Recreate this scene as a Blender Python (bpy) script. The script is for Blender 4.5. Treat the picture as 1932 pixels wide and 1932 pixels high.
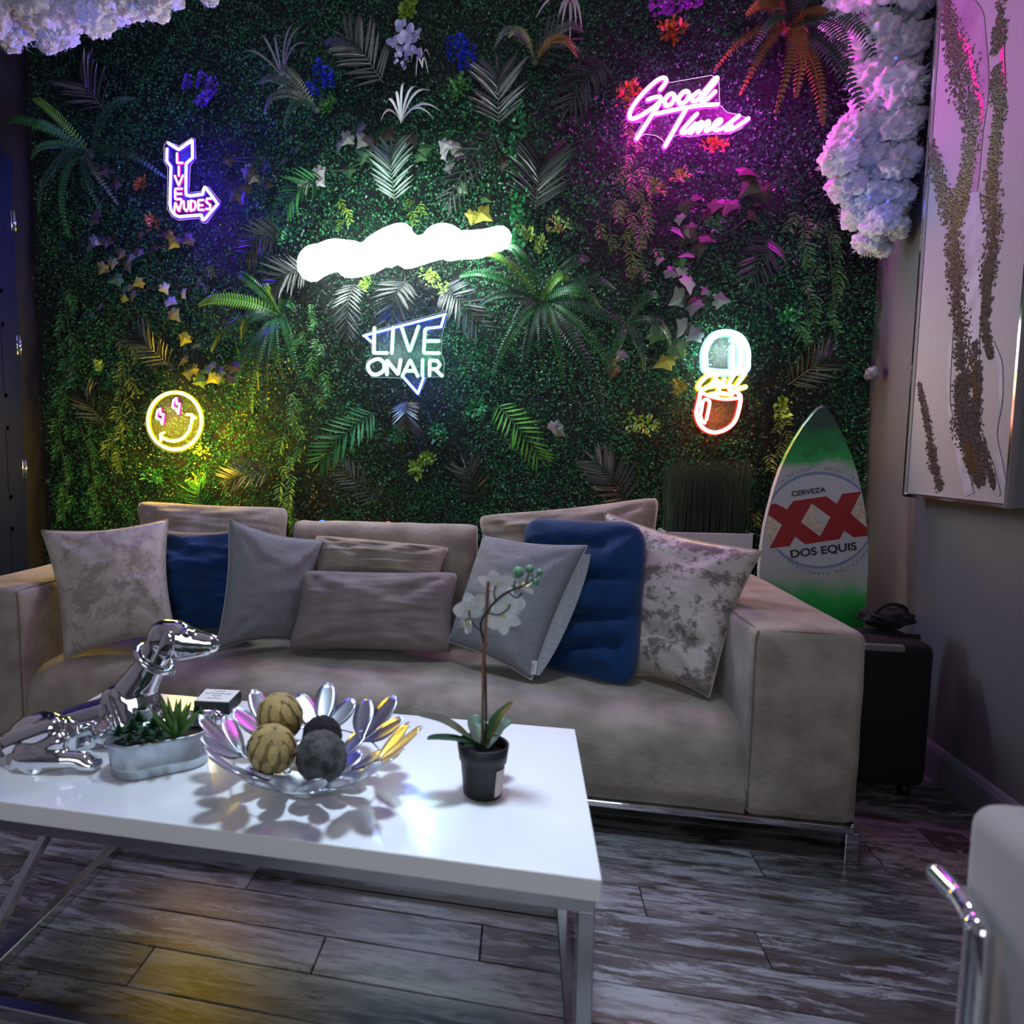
import bpy, bmesh, math, random
import numpy as np
from mathutils import Vector, Matrix, noise

random.seed(7)
np.random.seed(7)
sc = bpy.context.scene
for o in list(bpy.data.objects):
    bpy.data.objects.remove(o)
C = sc.collection

# ------------------------------------------------------------------ camera
F, CX, CY, H = 1288.0, 700.0, 966.0, 1.10
YAW, PITCH = math.radians(12.639), math.radians(-5.146)
cd = bpy.data.cameras.new('camera')
cam = bpy.data.objects.new('camera', cd)
C.objects.link(cam)
cd.sensor_fit = 'HORIZONTAL'
cd.sensor_width = 36.0
cd.lens = F / 1932.0 * 36.0
cd.shift_x = (966.0 - CX) / 1932.0
cd.clip_start = 0.02
cam.location = (0, 0, H)
cam.rotation_euler = (math.radians(90) + PITCH, 0, YAW)
cd.dof.use_dof = True
cd.dof.focus_distance = 2.5
cd.dof.aperture_fstop = 3.6
sc.camera = cam

# ------------------------------------------------------------------ world, lights, exposure
w = bpy.data.worlds.new('night')
sc.world = w
w.use_nodes = True
w.node_tree.nodes['Background'].inputs[0].default_value = (0.35, 0.5, 1.0, 1)
w.node_tree.nodes['Background'].inputs[1].default_value = 0.02
sc.view_settings.view_transform = 'Standard'
sc.view_settings.look = 'None'
sc.view_settings.exposure = 0.0
sc.view_settings.gamma = 1.0
sc.view_settings.use_curve_mapping = False
sc.cycles.max_bounces = 5
sc.cycles.diffuse_bounces = 2
sc.cycles.glossy_bounces = 3
sc.cycles.transparent_max_bounces = 6
sc.cycles.sample_clamp_indirect = 4.0
sc.cycles.adaptive_threshold = 0.05
sc.cycles.caustics_refractive = False


def area(name, loc, target, sx, sy, power, col):
    l = bpy.data.lights.new(name, 'AREA')
    l.shape = 'RECTANGLE'
    l.size, l.size_y, l.energy, l.color = sx, sy, power, col
    o = bpy.data.objects.new(name, l)
    C.objects.link(o)
    o.location = loc
    o.rotation_euler = (Vector(target) - Vector(loc)).to_track_quat('-Z', 'Y').to_euler()
    return o


area('window_daylight', (-0.2, -2.50, 1.75), (-0.1, 1.6, 0.9), 2.3, 1.5, 32, (0.88, 0.93, 1.0))
lamp = area('ceiling_lamp_light', (-0.1, 1.25, 3.60), (-0.1, 1.25, 0.0), 0.4, 0.4, 6.0, (0.62, 0.80, 1.0))
lamp.data.spread = math.radians(44)


# ------------------------------------------------------------------ pixel rays (photograph 1932 x 1932) onto real planes
_R = cam.rotation_euler.to_matrix()


def ray(px, py):
    return _R @ Vector(((px - CX) / F, -(py - CY) / F, -1.0))


def atY(px, py, Y):
    r = ray(px, py)
    return Vector((0, 0, H)) + r * (Y / r.y)


def atX(px, py, X):
    r = ray(px, py)
    return Vector((0, 0, H)) + r * (X / r.x)


def atZ(px, py, Z):
    r = ray(px, py)
    return Vector((0, 0, H)) + r * ((Z - H) / r.z)


# ------------------------------------------------------------------ materials
M = {}


def mat(name, col, rough=0.6, metal=0.0, spec=0.5, var=0.0, vscale=8.0, col2=None, bump=0.0, bscale=40.0,
        island=False, objrand=False, sheen=0.0, emit=None, estr=0.0, trans=0.0, alpha=1.0, coat=0.0, stretch=None):
    if name in M:
        return M[name]
    m = bpy.data.materials.new(name)
    m.use_nodes = True
    nt = m.node_tree
    b = nt.nodes['Principled BSDF']
    b.inputs['Roughness'].default_value = rough
    b.inputs['Metallic'].default_value = metal
    b.inputs['Specular IOR Level'].default_value = spec
    b.inputs['Base Color'].default_value = (*col, 1)
    b.inputs['Sheen Weight'].default_value = sheen
    b.inputs['Coat Weight'].default_value = coat
    b.inputs['Transmission Weight'].default_value = trans
    b.inputs['Alpha'].default_value = alpha
    if emit:
        b.inputs['Emission Color'].default_value = (*emit, 1)
        b.inputs['Emission Strength'].default_value = estr
    tc = nt.nodes.new('ShaderNodeTexCoord')
    src = tc.outputs['Object']
    if stretch:
        mp = nt.nodes.new('ShaderNodeMapping')
        mp.inputs['Scale'].default_value = stretch
        nt.links.new(src, mp.inputs['Vector'])
        src = mp.outputs['Vector']
    if col2 or island or objrand or var:
        c2 = col2 or tuple(min(1, c * (1 + var)) for c in col)
        mix = nt.nodes.new('ShaderNodeMix')
        mix.data_type = 'RGBA'
        mix.inputs['A'].default_value = (*col, 1)
        mix.inputs['B'].default_value = (*c2, 1)
        if island:
            g = nt.nodes.new('ShaderNodeNewGeometry')
            nt.links.new(g.outputs['Random Per Island'], mix.inputs['Factor'])
        elif objrand:
            g = nt.nodes.new('ShaderNodeObjectInfo')
            nt.links.new(g.outputs['Random'], mix.inputs['Factor'])
        else:
            n = nt.nodes.new('ShaderNodeTexNoise')
            n.inputs['Scale'].default_value = vscale
            n.inputs['Detail'].default_value = 6
            nt.links.new(src, n.inputs['Vector'])
            r = nt.nodes.new('ShaderNodeMapRange')
            r.inputs['From Min'].default_value = 0.35
            r.inputs['From Max'].default_value = 0.65
            nt.links.new(n.outputs['Fac'], r.inputs['Value'])
            nt.links.new(r.outputs['Result'], mix.inputs['Factor'])
        nt.links.new(mix.outputs['Result'], b.inputs['Base Color'])
    if bump:
        n2 = nt.nodes.new('ShaderNodeTexNoise')
        n2.inputs['Scale'].default_value = bscale
        n2.inputs['Detail'].default_value = 4
        nt.links.new(src, n2.inputs['Vector'])
        bp = nt.nodes.new('ShaderNodeBump')
        bp.inputs['Strength'].default_value = bump
        bp.inputs['Distance'].default_value = 0.01
        nt.links.new(n2.outputs['Fac'], bp.inputs['Height'])
        nt.links.new(bp.outputs['Normal'], b.inputs['Normal'])
    M[name] = m
    return m


def glow(name, col, s):
    if name in M:
        return M[name]
    m = bpy.data.materials.new(name)
    m.use_nodes = True
    nt = m.node_tree
    nt.nodes.clear()
    e = nt.nodes.new('ShaderNodeEmission')
    e.inputs[0].default_value = (*col, 1)
    e.inputs[1].default_value = s
    o = nt.nodes.new('ShaderNodeOutputMaterial')
    nt.links.new(e.outputs[0], o.inputs[0])
    M[name] = m
    return m


def clear_acrylic():
    m = bpy.data.materials.new('clear_acrylic')
    m.use_nodes = True
    nt = m.node_tree
    nt.nodes.clear()
    t = nt.nodes.new('ShaderNodeBsdfTransparent')
    g = nt.nodes.new('ShaderNodeBsdfDiffuse')
    x = nt.nodes.new('ShaderNodeMixShader')
    x.inputs[0].default_value = 0.015
    o = nt.nodes.new('ShaderNodeOutputMaterial')
    nt.links.new(t.outputs[0], x.inputs[1])
    nt.links.new(g.outputs[0], x.inputs[2])
    nt.links.new(x.outputs[0], o.inputs[0])
    M['acrylic'] = m


clear_acrylic()
mat('chrome', (0.78, 0.8, 0.83), 0.05, 1.0)
mat('steel', (0.5, 0.52, 0.55), 0.16, 1.0)
mat('galvanised', (0.42, 0.46, 0.5), 0.38, 0.85, var=0.35, vscale=30)
mat('taupe', (0.265, 0.228, 0.185), 0.9, 0, 0.2, col2=(0.43, 0.375, 0.315), vscale=9, sheen=0.25, bump=0.25, bscale=60, stretch=(1, 1, 1))
mat('taupe_dark', (0.22, 0.19, 0.185), 0.9, 0, 0.2, var=0.35, vscale=9, sheen=0.2, bump=0.2, bscale=70)
mat('seam', (0.20, 0.165, 0.13), 0.9)
mat('grey_weave', (0.24, 0.255, 0.275), 0.95, 0, 0.2, var=0.45, vscale=120, bump=0.4, bscale=260, stretch=(1, 1, 4))
mat('grey_pale', (0.33, 0.35, 0.38), 0.95, 0, 0.2, var=0.3, vscale=120, bump=0.4, bscale=260)
mat('piping_pale', (0.45, 0.45, 0.46), 0.8)
mat('piping_gold', (0.36, 0.31, 0.25), 0.6)
mat('blue_velvet', (0.003, 0.026, 0.095), 0.85, 0, 0.2, var=1.0, vscale=6, sheen=0.25, bump=0.2, bscale=50)
mat('white_lacquer', (0.88, 0.88, 0.90), 0.14, 0, 0.5, coat=0.3)
mat('wall_paint', (0.135, 0.145, 0.155), 0.75, 0, 0.3, bump=0.08, bscale=120)
mat('dark_paint', (0.012, 0.013, 0.018), 0.8)
mat('navy', (0.008, 0.014, 0.045), 0.45)
mat('baseboard', (0.20, 0.22, 0.26), 0.4)
mat('ceiling_white', (0.55, 0.55, 0.56), 0.8)
mat('black_plastic', (0.006, 0.007, 0.009), 0.55)
mat('black_soft', (0.004, 0.004, 0.006), 0.85)
mat('soil', (0.03, 0.028, 0.025), 0.95, bump=0.8, bscale=90)
mat('wood_stake', (0.22, 0.10, 0.05), 0.7)
mat('stem_dark', (0.02, 0.025, 0.018), 0.6)
mat('orchid_leaf', (0.014, 0.085, 0.022), 0.45, vscale=10, col2=(0.035, 0.055, 0.035))
mat('petal_white', (0.90, 0.87, 0.88), 0.6, sheen=0.2)
M['petal_white'].node_tree.nodes['Principled BSDF'].inputs['Subsurface Weight'].default_value = 0.5
M['petal_white'].node_tree.nodes['Principled BSDF'].inputs['Subsurface Scale'].default_value = 0.02
mat('petal_lip', (0.85, 0.80, 0.25), 0.6)
mat('petal_yellow', (0.85, 0.45, 0.03), 0.6)
mat('bud_green', (0.08, 0.22, 0.11), 0.5)
mat('agave', (0.05, 0.16, 0.02), 0.45, col2=(0.10, 0.2, 0.05), vscale=20)
mat('succulent', (0.012, 0.06, 0.022), 0.6, island=True, col2=(0.04, 0.10, 0.05))
mat('husk', (0.40, 0.29, 0.10), 0.75, objrand=True, col2=(0.30, 0.20, 0.07), bump=0.3, bscale=90)
mat('husk_core', (0.17, 0.12, 0.045), 0.9)
mat('bark', (0.018, 0.017, 0.016), 0.9, var=0, col2=(0.085, 0.08, 0.072), vscale=38, bump=0.9, bscale=60)
mat('bark_black', (0.006, 0.006, 0.007), 0.95, bump=0.9, bscale=60)
mat('paper', (0.75, 0.78, 0.8), 0.7)
mat('ink', (0.008, 0.008, 0.01), 0.6)
mat('canvas', (0.30, 0.31, 0.33), 0.7, bump=0.15, bscale=30)
mat('gravel', (0.05, 0.038, 0.032), 0.4, island=True, col2=(0.17, 0.13, 0.11))
mat('gravel_gold', (0.36, 0.19, 0.04), 0.3, 0.5, island=True, col2=(0.16, 0.10, 0.05))
mat('grey_wash', (0.27, 0.28, 0.34), 0.7, var=0.5, vscale=12)
mat('purple_light_wash', (0.20, 0.10, 0.21), 0.7, col2=(0.34, 0.27, 0.36), vscale=5)
mat('pink_wash', (0.75, 0.06, 0.32), 0.6)
mat('frame_metal', (0.62, 0.60, 0.58), 0.12, 1.0)
mat('cotton', (0.55, 0.55, 0.60), 1.0, 0, 0.0, sheen=0.3, bump=0.35, bscale=30)
M['cotton'].node_tree.nodes['Principled BSDF'].inputs['Subsurface Weight'].default_value = 0.6
M['cotton'].node_tree.nodes['Principled BSDF'].inputs['Subsurface Scale'].default_value = 0.04
mat('cotton_blue', (0.08, 0.10, 0.55), 1.0, 0, 0.0)
mat('reed', (0.020, 0.045, 0.022), 0.6, island=True, col2=(0.05, 0.085, 0.05))
mat('planter_white', (0.55, 0.56, 0.62), 0.5)
mat('board_red', (0.30, 0.010, 0.014), 0.4)
mat('board_tan', (0.44, 0.38, 0.28), 0.5, var=0.5, vscale=60)
mat('board_silver', (0.50, 0.52, 0.56), 0.4)
mat('board_blue', (0.20, 0.25, 0.42), 0.4)
mat('board_edge', (0.5, 0.5, 0.5), 0.4)
mat('club_fabric', (0.36, 0.33, 0.32), 0.9, sheen=0.2)


def velvet_print(name, base, blotch, sc_):
    m = mat(name, base, 0.45, 0, 0.4, sheen=0.3)
    nt = m.node_tree
    b = nt.nodes['Principled BSDF']
    tc = nt.nodes['Texture Coordinate']
    n1 = nt.nodes.new('ShaderNodeTexNoise')
    n1.inputs['Scale'].default_value = sc_ * 4.0
    n1.inputs['Detail'].default_value = 12
    n1.inputs['Roughness'].default_value = 0.75
    n2 = nt.nodes.new('ShaderNodeTexNoise')
    n2.inputs['Scale'].default_value = sc_ * 1.2
    n2.inputs['Detail'].default_value = 3
    nt.links.new(tc.outputs['Object'], n1.inputs['Vector'])
    nt.links.new(tc.outputs['Object'], n2.inputs['Vector'])
    mu = nt.nodes.new('ShaderNodeMath')
    mu.operation = 'ADD'
    nt.links.new(n1.outputs['Fac'], mu.inputs[0])
    nt.links.new(n2.outputs['Fac'], mu.inputs[1])
    r = nt.nodes.new('ShaderNodeMapRange')
    r.inputs['From Min'].default_value = 0.98
    r.inputs['From Max'].default_value = 1.10
    nt.links.new(mu.outputs[0], r.inputs['Value'])
    mix = nt.nodes.new('ShaderNodeMix')
    mix.data_type = 'RGBA'
    mix.inputs['A'].default_value = (*base, 1)
    mix.inputs['B'].default_value = (*blotch, 1)
    nt.links.new(r.outputs['Result'], mix.inputs['Factor'])
    nt.links.new(mix.outputs['Result'], b.inputs['Base Color'])
    return m


velvet_print('velvet_beige', (0.50, 0.45, 0.41), (0.32, 0.28, 0.245), 13)
velvet_print('velvet_silver', (0.60, 0.55, 0.52), (0.20, 0.175, 0.165), 13)


def plank_material():
    m = bpy.data.materials.new('weathered_plank')
    m.use_nodes = True
    nt = m.node_tree
    b = nt.nodes['Principled BSDF']
    b.inputs['Roughness'].default_value = 0.30
    tc = nt.nodes.new('ShaderNodeTexCoord')
    oi = nt.nodes.new('ShaderNodeObjectInfo')
    off = nt.nodes.new('ShaderNodeVectorMath')
    off.operation = 'MULTIPLY_ADD'
    cmb = nt.nodes.new('ShaderNodeCombineXYZ')
    for i in range(3):
        nt.links.new(oi.outputs['Random'], cmb.inputs[i])
    off.inputs[1].default_value = (37, 53, 11)
    nt.links.new(cmb.outputs[0], off.inputs[0])
    nt.links.new(tc.outputs['Object'], off.inputs[2])

    def nz(scale, sv, detail, rough=0.6, dist=0.0):
        mp = nt.nodes.new('ShaderNodeMapping')
        mp.inputs['Scale'].default_value = sv
        nt.links.new(off.outputs[0], mp.inputs['Vector'])
        n = nt.nodes.new('ShaderNodeTexNoise')
        n.inputs['Scale'].default_value = scale
        n.inputs['Detail'].default_value = detail
        n.inputs['Roughness'].default_value = rough
        n.inputs['Distortion'].default_value = dist
        nt.links.new(mp.outputs[0], n.inputs['Vector'])
        return n.outputs['Fac']

    def rng(v, a, c):
        r = nt.nodes.new('ShaderNodeMapRange')
        r.inputs['From Min'].default_value = a
        r.inputs['From Max'].default_value = c
        nt.links.new(v, r.inputs['Value'])
        return r.outputs['Result']

    def mixc(fac, a, c):
        x = nt.nodes.new('ShaderNodeMix')
        x.data_type = 'RGBA'
        for k, v in (('A', a), ('B', c)):
            if isinstance(v, tuple):
                x.inputs[k].default_value = (*v, 1)
            else:
                nt.links.new(v, x.inputs[k])
        nt.links.new(fac, x.inputs['Factor'])
        return x.outputs['Result']

    tone = mixc(oi.outputs['Random'], (0.30, 0.305, 0.32), (0.050, 0.040, 0.035))
    brown = mixc(rng(nz(5, (1, 5, 1), 5, 0.7), 0.42, 0.60), tone, (0.055, 0.043, 0.037))
    pale = mixc(rng(nz(3.6, (1, 7, 1), 9, 0.78, 0.5), 0.50, 0.57), brown, (0.29, 0.295, 0.31))
    flake = mixc(rng(nz(6, (1, 8, 1), 10, 0.80, 0.6), 0.57, 0.63), pale, (0.026, 0.021, 0.019))
    grain = mixc(rng(nz(12, (1, 22, 1), 8, 0.8), 0.53, 0.80), flake, (0.022, 0.018, 0.016))
    nt.links.new(grain, b.inputs['Base Color'])
    bp = nt.nodes.new('ShaderNodeBump')
    bp.inputs['Strength'].default_value = 0.15
    bp.inputs['Distance'].default_value = 0.004
    nt.links.new(nz(14, (1, 16, 1), 6, 0.7), bp.inputs['Height'])
    nt.links.new(bp.outputs['Normal'], b.inputs['Normal'])
    M['plank'] = m


plank_material()


# ------------------------------------------------------------------ mesh helpers
def mesh_obj(name, verts, faces, m, parent=None, smooth=True, loc=None):
    me = bpy.data.meshes.new(name)
    org = Vector(loc) if loc is not None else (parent.location.copy() if parent and parent.type == 'EMPTY' else Vector((0, 0, 0)))
    me.from_pydata([tuple(Vector(v) - org) for v in verts], [], faces)
    if smooth:
        me.polygons.foreach_set('use_smooth', [True] * len(me.polygons))
    me.materials.append(M[m] if isinstance(m, str) else m)
    o = bpy.data.objects.new(name, me)
    C.objects.link(o)
    if parent:
        o.parent = parent
        if parent.type != 'EMPTY':
            o.location = org
        else:
            o.location = org - parent.location
    else:
        o.location = org
    return o


def sub_obj(name, verts, faces, m, part, smooth=True):
    """a sub-part: verts in world space, parented to a part that sits under an empty"""
    org = part.location + (part.parent.location if part.parent else Vector((0, 0, 0)))
    me = bpy.data.meshes.new(name)
    me.from_pydata([tuple(Vector(v) - org) for v in verts], [], faces)
    if smooth:
        me.polygons.foreach_set('use_smooth', [True] * len(me.polygons))
    me.materials.append(M[m] if isinstance(m, str) else m)
    o = bpy.data.objects.new(name, me)
    C.objects.link(o)
    o.parent = part
    return o


def thing(name, label, cat, loc=(0, 0, 0), group=None):
    o = bpy.data.objects.new(name, None)
    o.empty_display_size = 0.05
    C.objects.link(o)
    o.location = loc
    o['label'], o['category'] = label, cat
    if group:
        o['group'] = group
    return o


def tag(o, label, cat, group=None):
    o['label'], o['category'] = label, cat
    if group:
        o['group'] = group
    return o


def struct(o):
    o['kind'] = 'structure'
    return o


def catmull(pts, n=6, closed=False):
    pts = [Vector(p) for p in pts]
    if len(pts) < 3:
        return pts
    out = []
    N = len(pts)
    rng = range(N if closed else N - 1)
    for i in rng:
        p0 = pts[(i - 1) % N] if closed or i > 0 else pts[0]
        p1, p2 = pts[i], pts[(i + 1) % N]
        p3 = pts[(i + 2) % N] if closed or i + 2 < N else pts[-1]
        for k in range(n):
            t = k / n
            out.append(0.5 * ((2 * p1) + (p2 - p0) * t + (2 * p0 - 5 * p1 + 4 * p2 - p3) * t * t + (3 * p1 - p0 - 3 * p2 + p3) * t ** 3))
    if not closed:
        out.append(pts[-1])
    return out


def soften(pts, r=0.3, closed=False):
    """round the corners of a polyline a little"""
    pts = [Vector(p) for p in pts]
    out = []
    N = len(pts)
    for i, p in enumerate(pts):
        if not closed and i in (0, N - 1):
            out.append(p)
            continue
        a, b = pts[(i - 1) % N], pts[(i + 1) % N]
        out += [p.lerp(a, r), p.lerp(a, r * .3).lerp(p.lerp(b, r * .3), .5), p.lerp(b, r)]
    return out


def tube(pts, r, sides=8, closed=False, cap=True):
    pts = [Vector(p) for p in pts]
    N = len(pts)
    rr = r if isinstance(r, (list, tuple)) else [r] * N
    V, Fc = [], []
    prev = None
    for i, p in enumerate(pts):
        a = pts[(i - 1) % N] if (closed or i > 0) else pts[i]
        b = pts[(i + 1) % N] if (closed or i < N - 1) else pts[i]
        t = (b - a)
        if t.length < 1e-9:
            t = Vector((0, 0, 1))
        t.normalize()
        if prev is None:
            u = t.orthogonal().normalized()
        else:
            u = (prev - t * prev.dot(t))
            u = u.normalized() if u.length > 1e-6 else t.orthogonal().normalized()
        prev = u
        v = t.cross(u)
        for k in range(sides):
            an = 2 * math.pi * k / sides
            V.append(p + (u * math.cos(an) + v * math.sin(an)) * rr[i])
    for i in range(N if closed else N - 1):
        j = (i + 1) % N
        for k in range(sides):
            k2 = (k + 1) % sides
            Fc.append((i * sides + k, i * sides + k2, j * sides + k2, j * sides + k))
    if not closed and cap:
        Fc.append(tuple(range(sides - 1, -1, -1)))
        Fc.append(tuple((N - 1) * sides + k for k in range(sides)))
    return V, Fc


def merge(*lists):
    V, Fc = [], []
    for v, f in lists:
        n = len(V)
        V += [Vector(x) for x in v]
        Fc += [tuple(i + n for i in q) for q in f]
    return V, Fc


def box(lo, hi, bevel=0.0, segs=2):
    bm = bmesh.new()
    bmesh.ops.create_cube(bm, size=1)
    lo, hi = Vector(lo), Vector(hi)
    for v in bm.verts:
        v.co = Vector([(lo[i] + hi[i]) / 2 + v.co[i] * (hi[i] - lo[i]) for i in range(3)])
    if bevel:
        bmesh.ops.bevel(bm, geom=bm.edges[:] + bm.verts[:], offset=bevel, segments=segs, affect='EDGES', profile=0.5)
    bm.verts.index_update()
    V = [v.co.copy() for v in bm.verts]
    Fc = [tuple(v.index for v in f.verts) for f in bm.faces]
    bm.free()
    return V, Fc


def lathe(prof, center, n=32, closed_bottom=True):
    V, Fc = [], []
    c = Vector(center)
    for r, z in prof:
        for k in range(n):
            a = 2 * math.pi * k / n
            V.append(c + Vector((r * math.cos(a), r * math.sin(a), z)))
    for i in range(len(prof) - 1):
        for k in range(n):
            k2 = (k + 1) % n
            Fc.append((i * n + k, i * n + k2, (i + 1) * n + k2, (i + 1) * n + k))
    if closed_bottom:
        Fc.append(tuple(range(n - 1, -1, -1)))
    return V, Fc


def plate(poly, off, thick):
    """flat polygon with thickness; off = unit vector of the thickness"""
    n = len(poly)
    V = [Vector(p) for p in poly] + [Vector(p) + off * thick for p in poly]
    Fc = [tuple(range(n)), tuple(range(2 * n - 1, n - 1, -1))]
    for i in range(n):
        j = (i + 1) % n
        Fc.append((i, n + i, n + j, j))
    return V, Fc


def copy_mesh(src, name, parent, mx, m=None):
    o = bpy.data.objects.new(name, src)
    C.objects.link(o)
    o.parent = parent
    o.matrix_basis = mx
    return o


def frame_mx(p, xdir, zhint, sx, sy, sz):
    x = xdir.normalized()
    z = zhint - x * zhint.dot(x)
    z = z.normalized() if z.length > 1e-6 else x.orthogonal().normalized()
    y = z.cross(x)
    m = Matrix((x * sx, y * sy, z * sz)).transposed().to_4x4()
    m.translation = p
    return m


# ------------------------------------------------------------------ room shell
XL, XR, YB, YF, ZC = -2.52, 1.37, 3.20, -2.60, 3.70
floor = struct(mesh_obj('floor', *box((XL - .1, YF - .1, -0.06), (XR + .1, YB + .1, -0.012)), 'dark_paint', smooth=False))
struct(mesh_obj('ceiling', *box((XL - .1, YF - .1, ZC), (XR + .1, YB + .1, ZC + .1)), 'ceiling_white', smooth=False))
struct(mesh_obj('wall_back', *box((XL - .1, YB, -0.06), (XR + .1, YB + .1, ZC)), 'dark_paint', smooth=False))
struct(mesh_obj('wall_right', *box((XR, YF, -0.06), (XR + .1, YB, ZC)), 'wall_paint', smooth=False))
struct(mesh_obj('wall_left', *box((XL - .1, 1.9, -0.06), (XL, YB, ZC)), 'dark_paint', smooth=False))
struct(mesh_obj('wall_left_near', *box((XL - .1, YF, -0.06), (XL, 1.9, ZC)), mat('near_paint', (.42, .42, .46), .8), smooth=False))  # unseen near half, painted lighter to brighten the chrome dog's reflections
# rear wall with a window opening
WX0, WX1, WZ0, WZ1 = -1.4, 1.0, 0.95, 2.55
rv, rf = merge(box((XL, YF - .1, -0.06), (WX0, YF, ZC)), box((WX1, YF - .1, -0.06), (XR, YF, ZC)),
               box((WX0, YF - .1, -0.06), (WX1, YF, WZ0)), box((WX0, YF - .1, WZ1), (WX1, YF, ZC)))
struct(mesh_obj('wall_front', rv, rf, mat('rear_paint', (.5, .5, .52), .8), smooth=False))
win = struct(mesh_obj('window_1', *box((WX0, YF - .06, WZ0), (WX1, YF - .05, WZ1)), 'acrylic', smooth=False))
for i in range(3):
    x = WX0 + (WX1 - WX0) * i / 2
    mesh_obj('window_frame', *box((x - .025, YF - .09, WZ0), (x + .025, YF - .02, WZ1)), 'baseboard', win, smooth=False)
for z in (WZ0, WZ1):
    mesh_obj('window_frame', *box((WX0, YF - .09, z - .025), (WX1, YF - .02, z + .025)), 'baseboard', win, smooth=False)
# baseboard on the right wall
prof = [(0, 0), (-.016, 0), (-.016, .095), (-.010, .112), (-.004, .118), (0, .118)]
bv = [Vector((XR + a, y, z)) for y in (YF, YB) for a, z in prof]
n = len(prof)
bf = [(i, (i + 1) % n, n + (i + 1) % n, n + i) for i in range(n)] + [tuple(range(n - 1, -1, -1)), tuple(range(n, 2 * n))]
struct(mesh_obj('baseboard_right', bv, bf, 'baseboard', smooth=False))
struct(mesh_obj('baseboard_left', *box((XL, YF, 0), (XL + .016, 2.02, .115)), 'navy', smooth=False))

# floor planks, each a piece of the floor
PW = 0.115
pk_v, pk_f = box((-.6, -PW / 2 + .0012, -.012), (.6, PW / 2 - .0012, 0), .0015, 1)
pk = bpy.data.meshes.new('plank')
pk.from_pydata([tuple(v) for v in pk_v], [], pk_f)
pk.materials.append(M['plank'])
row = 0
y = 1.172 - PW * 12 + PW / 2
starts = {12: -.78, 14: -.073, 18: .63}
while y < 3.18:
    x0 = starts.get(row, random.uniform(-1.2, 1.2))
    while x0 > XL:
        x0 -= 1.2025
    x = x0 + .6
    while x - .6 < XR:
        if x + .6 > XL - .4:
            a, b = max(x - .6, XL), min(x + .6, XR)
            if b - a > .03:
                o = bpy.data.objects.new('plank', pk)
                C.objects.link(o)
                o.parent = floor
                o.location = ((a + b) / 2, y, 0)
                o.scale = ((b - a) / 1.2, 1, 1)
        x += 1.2025
    y += PW
    row += 1

# navy panel door in the left wall
D0, D1, DZ = 2.10, 3.02, 2.46
door = struct(mesh_obj('door_1', *box((XL - .01, D0, .01), (XL + .03, D1, DZ)), 'navy', smooth=False))
for z0, z1 in ((.18, .72), (.86, 1.22), (1.36, 1.72), (1.86, 2.30)):
    for y0, y1 in ((D0 + .1, D0 + .41), (D0 + .51, D1 - .1)):
        v, f = merge(box((XL + .028, y0, z0), (XL + .034, y1, z0 + .02)), box((XL + .028, y0, z1 - .02), (XL + .034, y1, z1)),
                     box((XL + .028, y0, z0), (XL + .034, y0 + .02, z1)), box((XL + .028, y1 - .02, z0), (XL + .034, y1, z1)))
        mesh_obj('panel_moulding', v, f, 'navy', door, smooth=False)
for py in (414, 651, 886, 1120):
    p = atY(60, py, 3.02)
    v, f = merge(box((XL + .03, 3.0, p.z - .05), (XL + .036, 3.035, p.z + .05), .002, 1), tube([(XL + .038, 3.022, p.z - .052), (XL + .038, 3.022, p.z + .052)], .007))
    mesh_obj('hinge', v, f, 'chrome', door)
t1 = struct(mesh_obj('trim_1', *merge(box((XL, D0 - .09, 0), (XL + .025, D0, DZ + .08), .004, 1), box((XL, D0 - .09, DZ), (XL + .025, D1 + .03, DZ + .08), .004, 1)), 'navy', smooth=False))

# ceiling fixture (out of the picture)
cl = thing('ceiling_light', 'square flush ceiling light above the coffee table', 'ceiling light', (-0.1, 1.25, ZC))
mesh_obj('housing', *box((-.4, .95, ZC - .05), (.2, 1.55, ZC), .01, 2), 'baseboard', cl, smooth=False)
mesh_obj('diffuser', *box((-.36, .99, ZC - .06), (.16, 1.51, ZC - .05), .003, 1), glow('lamp_diffuser', (.74, .86, 1.0), 3.0), cl, smooth=False)

# ------------------------------------------------------------------ SOFA
SF = 1.97
X0, X1 = -1.663, 0.605
sofa = thing('sofa', 'long taupe microfibre sofa with square arms and chrome rail under the neon wall', 'sofa', ((X0 + X1) / 2, 2.4, 0))


def wrinkle(p, amp, s=6.0):
    return amp * (noise.noise(Vector(p) * s) + .5 * noise.noise(Vector(p) * s * 2.3 + Vector((3, 1, 7))))


# seat: a profile swept along x
sp = [(2.02, .108), (1.968, .112), (1.962, .16), (1.962, .21), (1.964, .255), (1.972, .295), (1.99, .328), (2.02, .352), (2.06, .364), (2.12, .370), (2.2, .372), (2.35, .372), (2.5, .372), (2.62, .37), (2.62, .12)]
nx = 110
V, Fc = [], []
for i in range(nx + 1):
    x = X0 + (X1 - X0) * i / nx
    for (yy, zz) in sp:
        k = max(0, min(1, (zz - .2) / .15))
        cr = (max(0, noise.noise(Vector((x * 9, yy * 1.2, zz)))) ** 2) * .018 * k
        e = min(1, (x - X0) / .05, (X1 - x) / .05)
        V.append(Vector((x, yy + wrinkle((x, yy, zz), .004) + cr * .6 + (.02 * (1 - e) if zz > .2 and yy < 2.03 else 0), zz - cr - .02 * k * (1 - max(e, 0)) + wrinkle((x, yy, 0), .003))))
m_ = len(sp)
for i in range(nx):
    for j in range(m_ - 1):
        Fc.append((i * m_ + j, i * m_ + j + 1, (i + 1) * m_ + j + 1, (i + 1) * m_ + j))
mesh_obj('seat', V, Fc, 'taupe', sofa)


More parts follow.
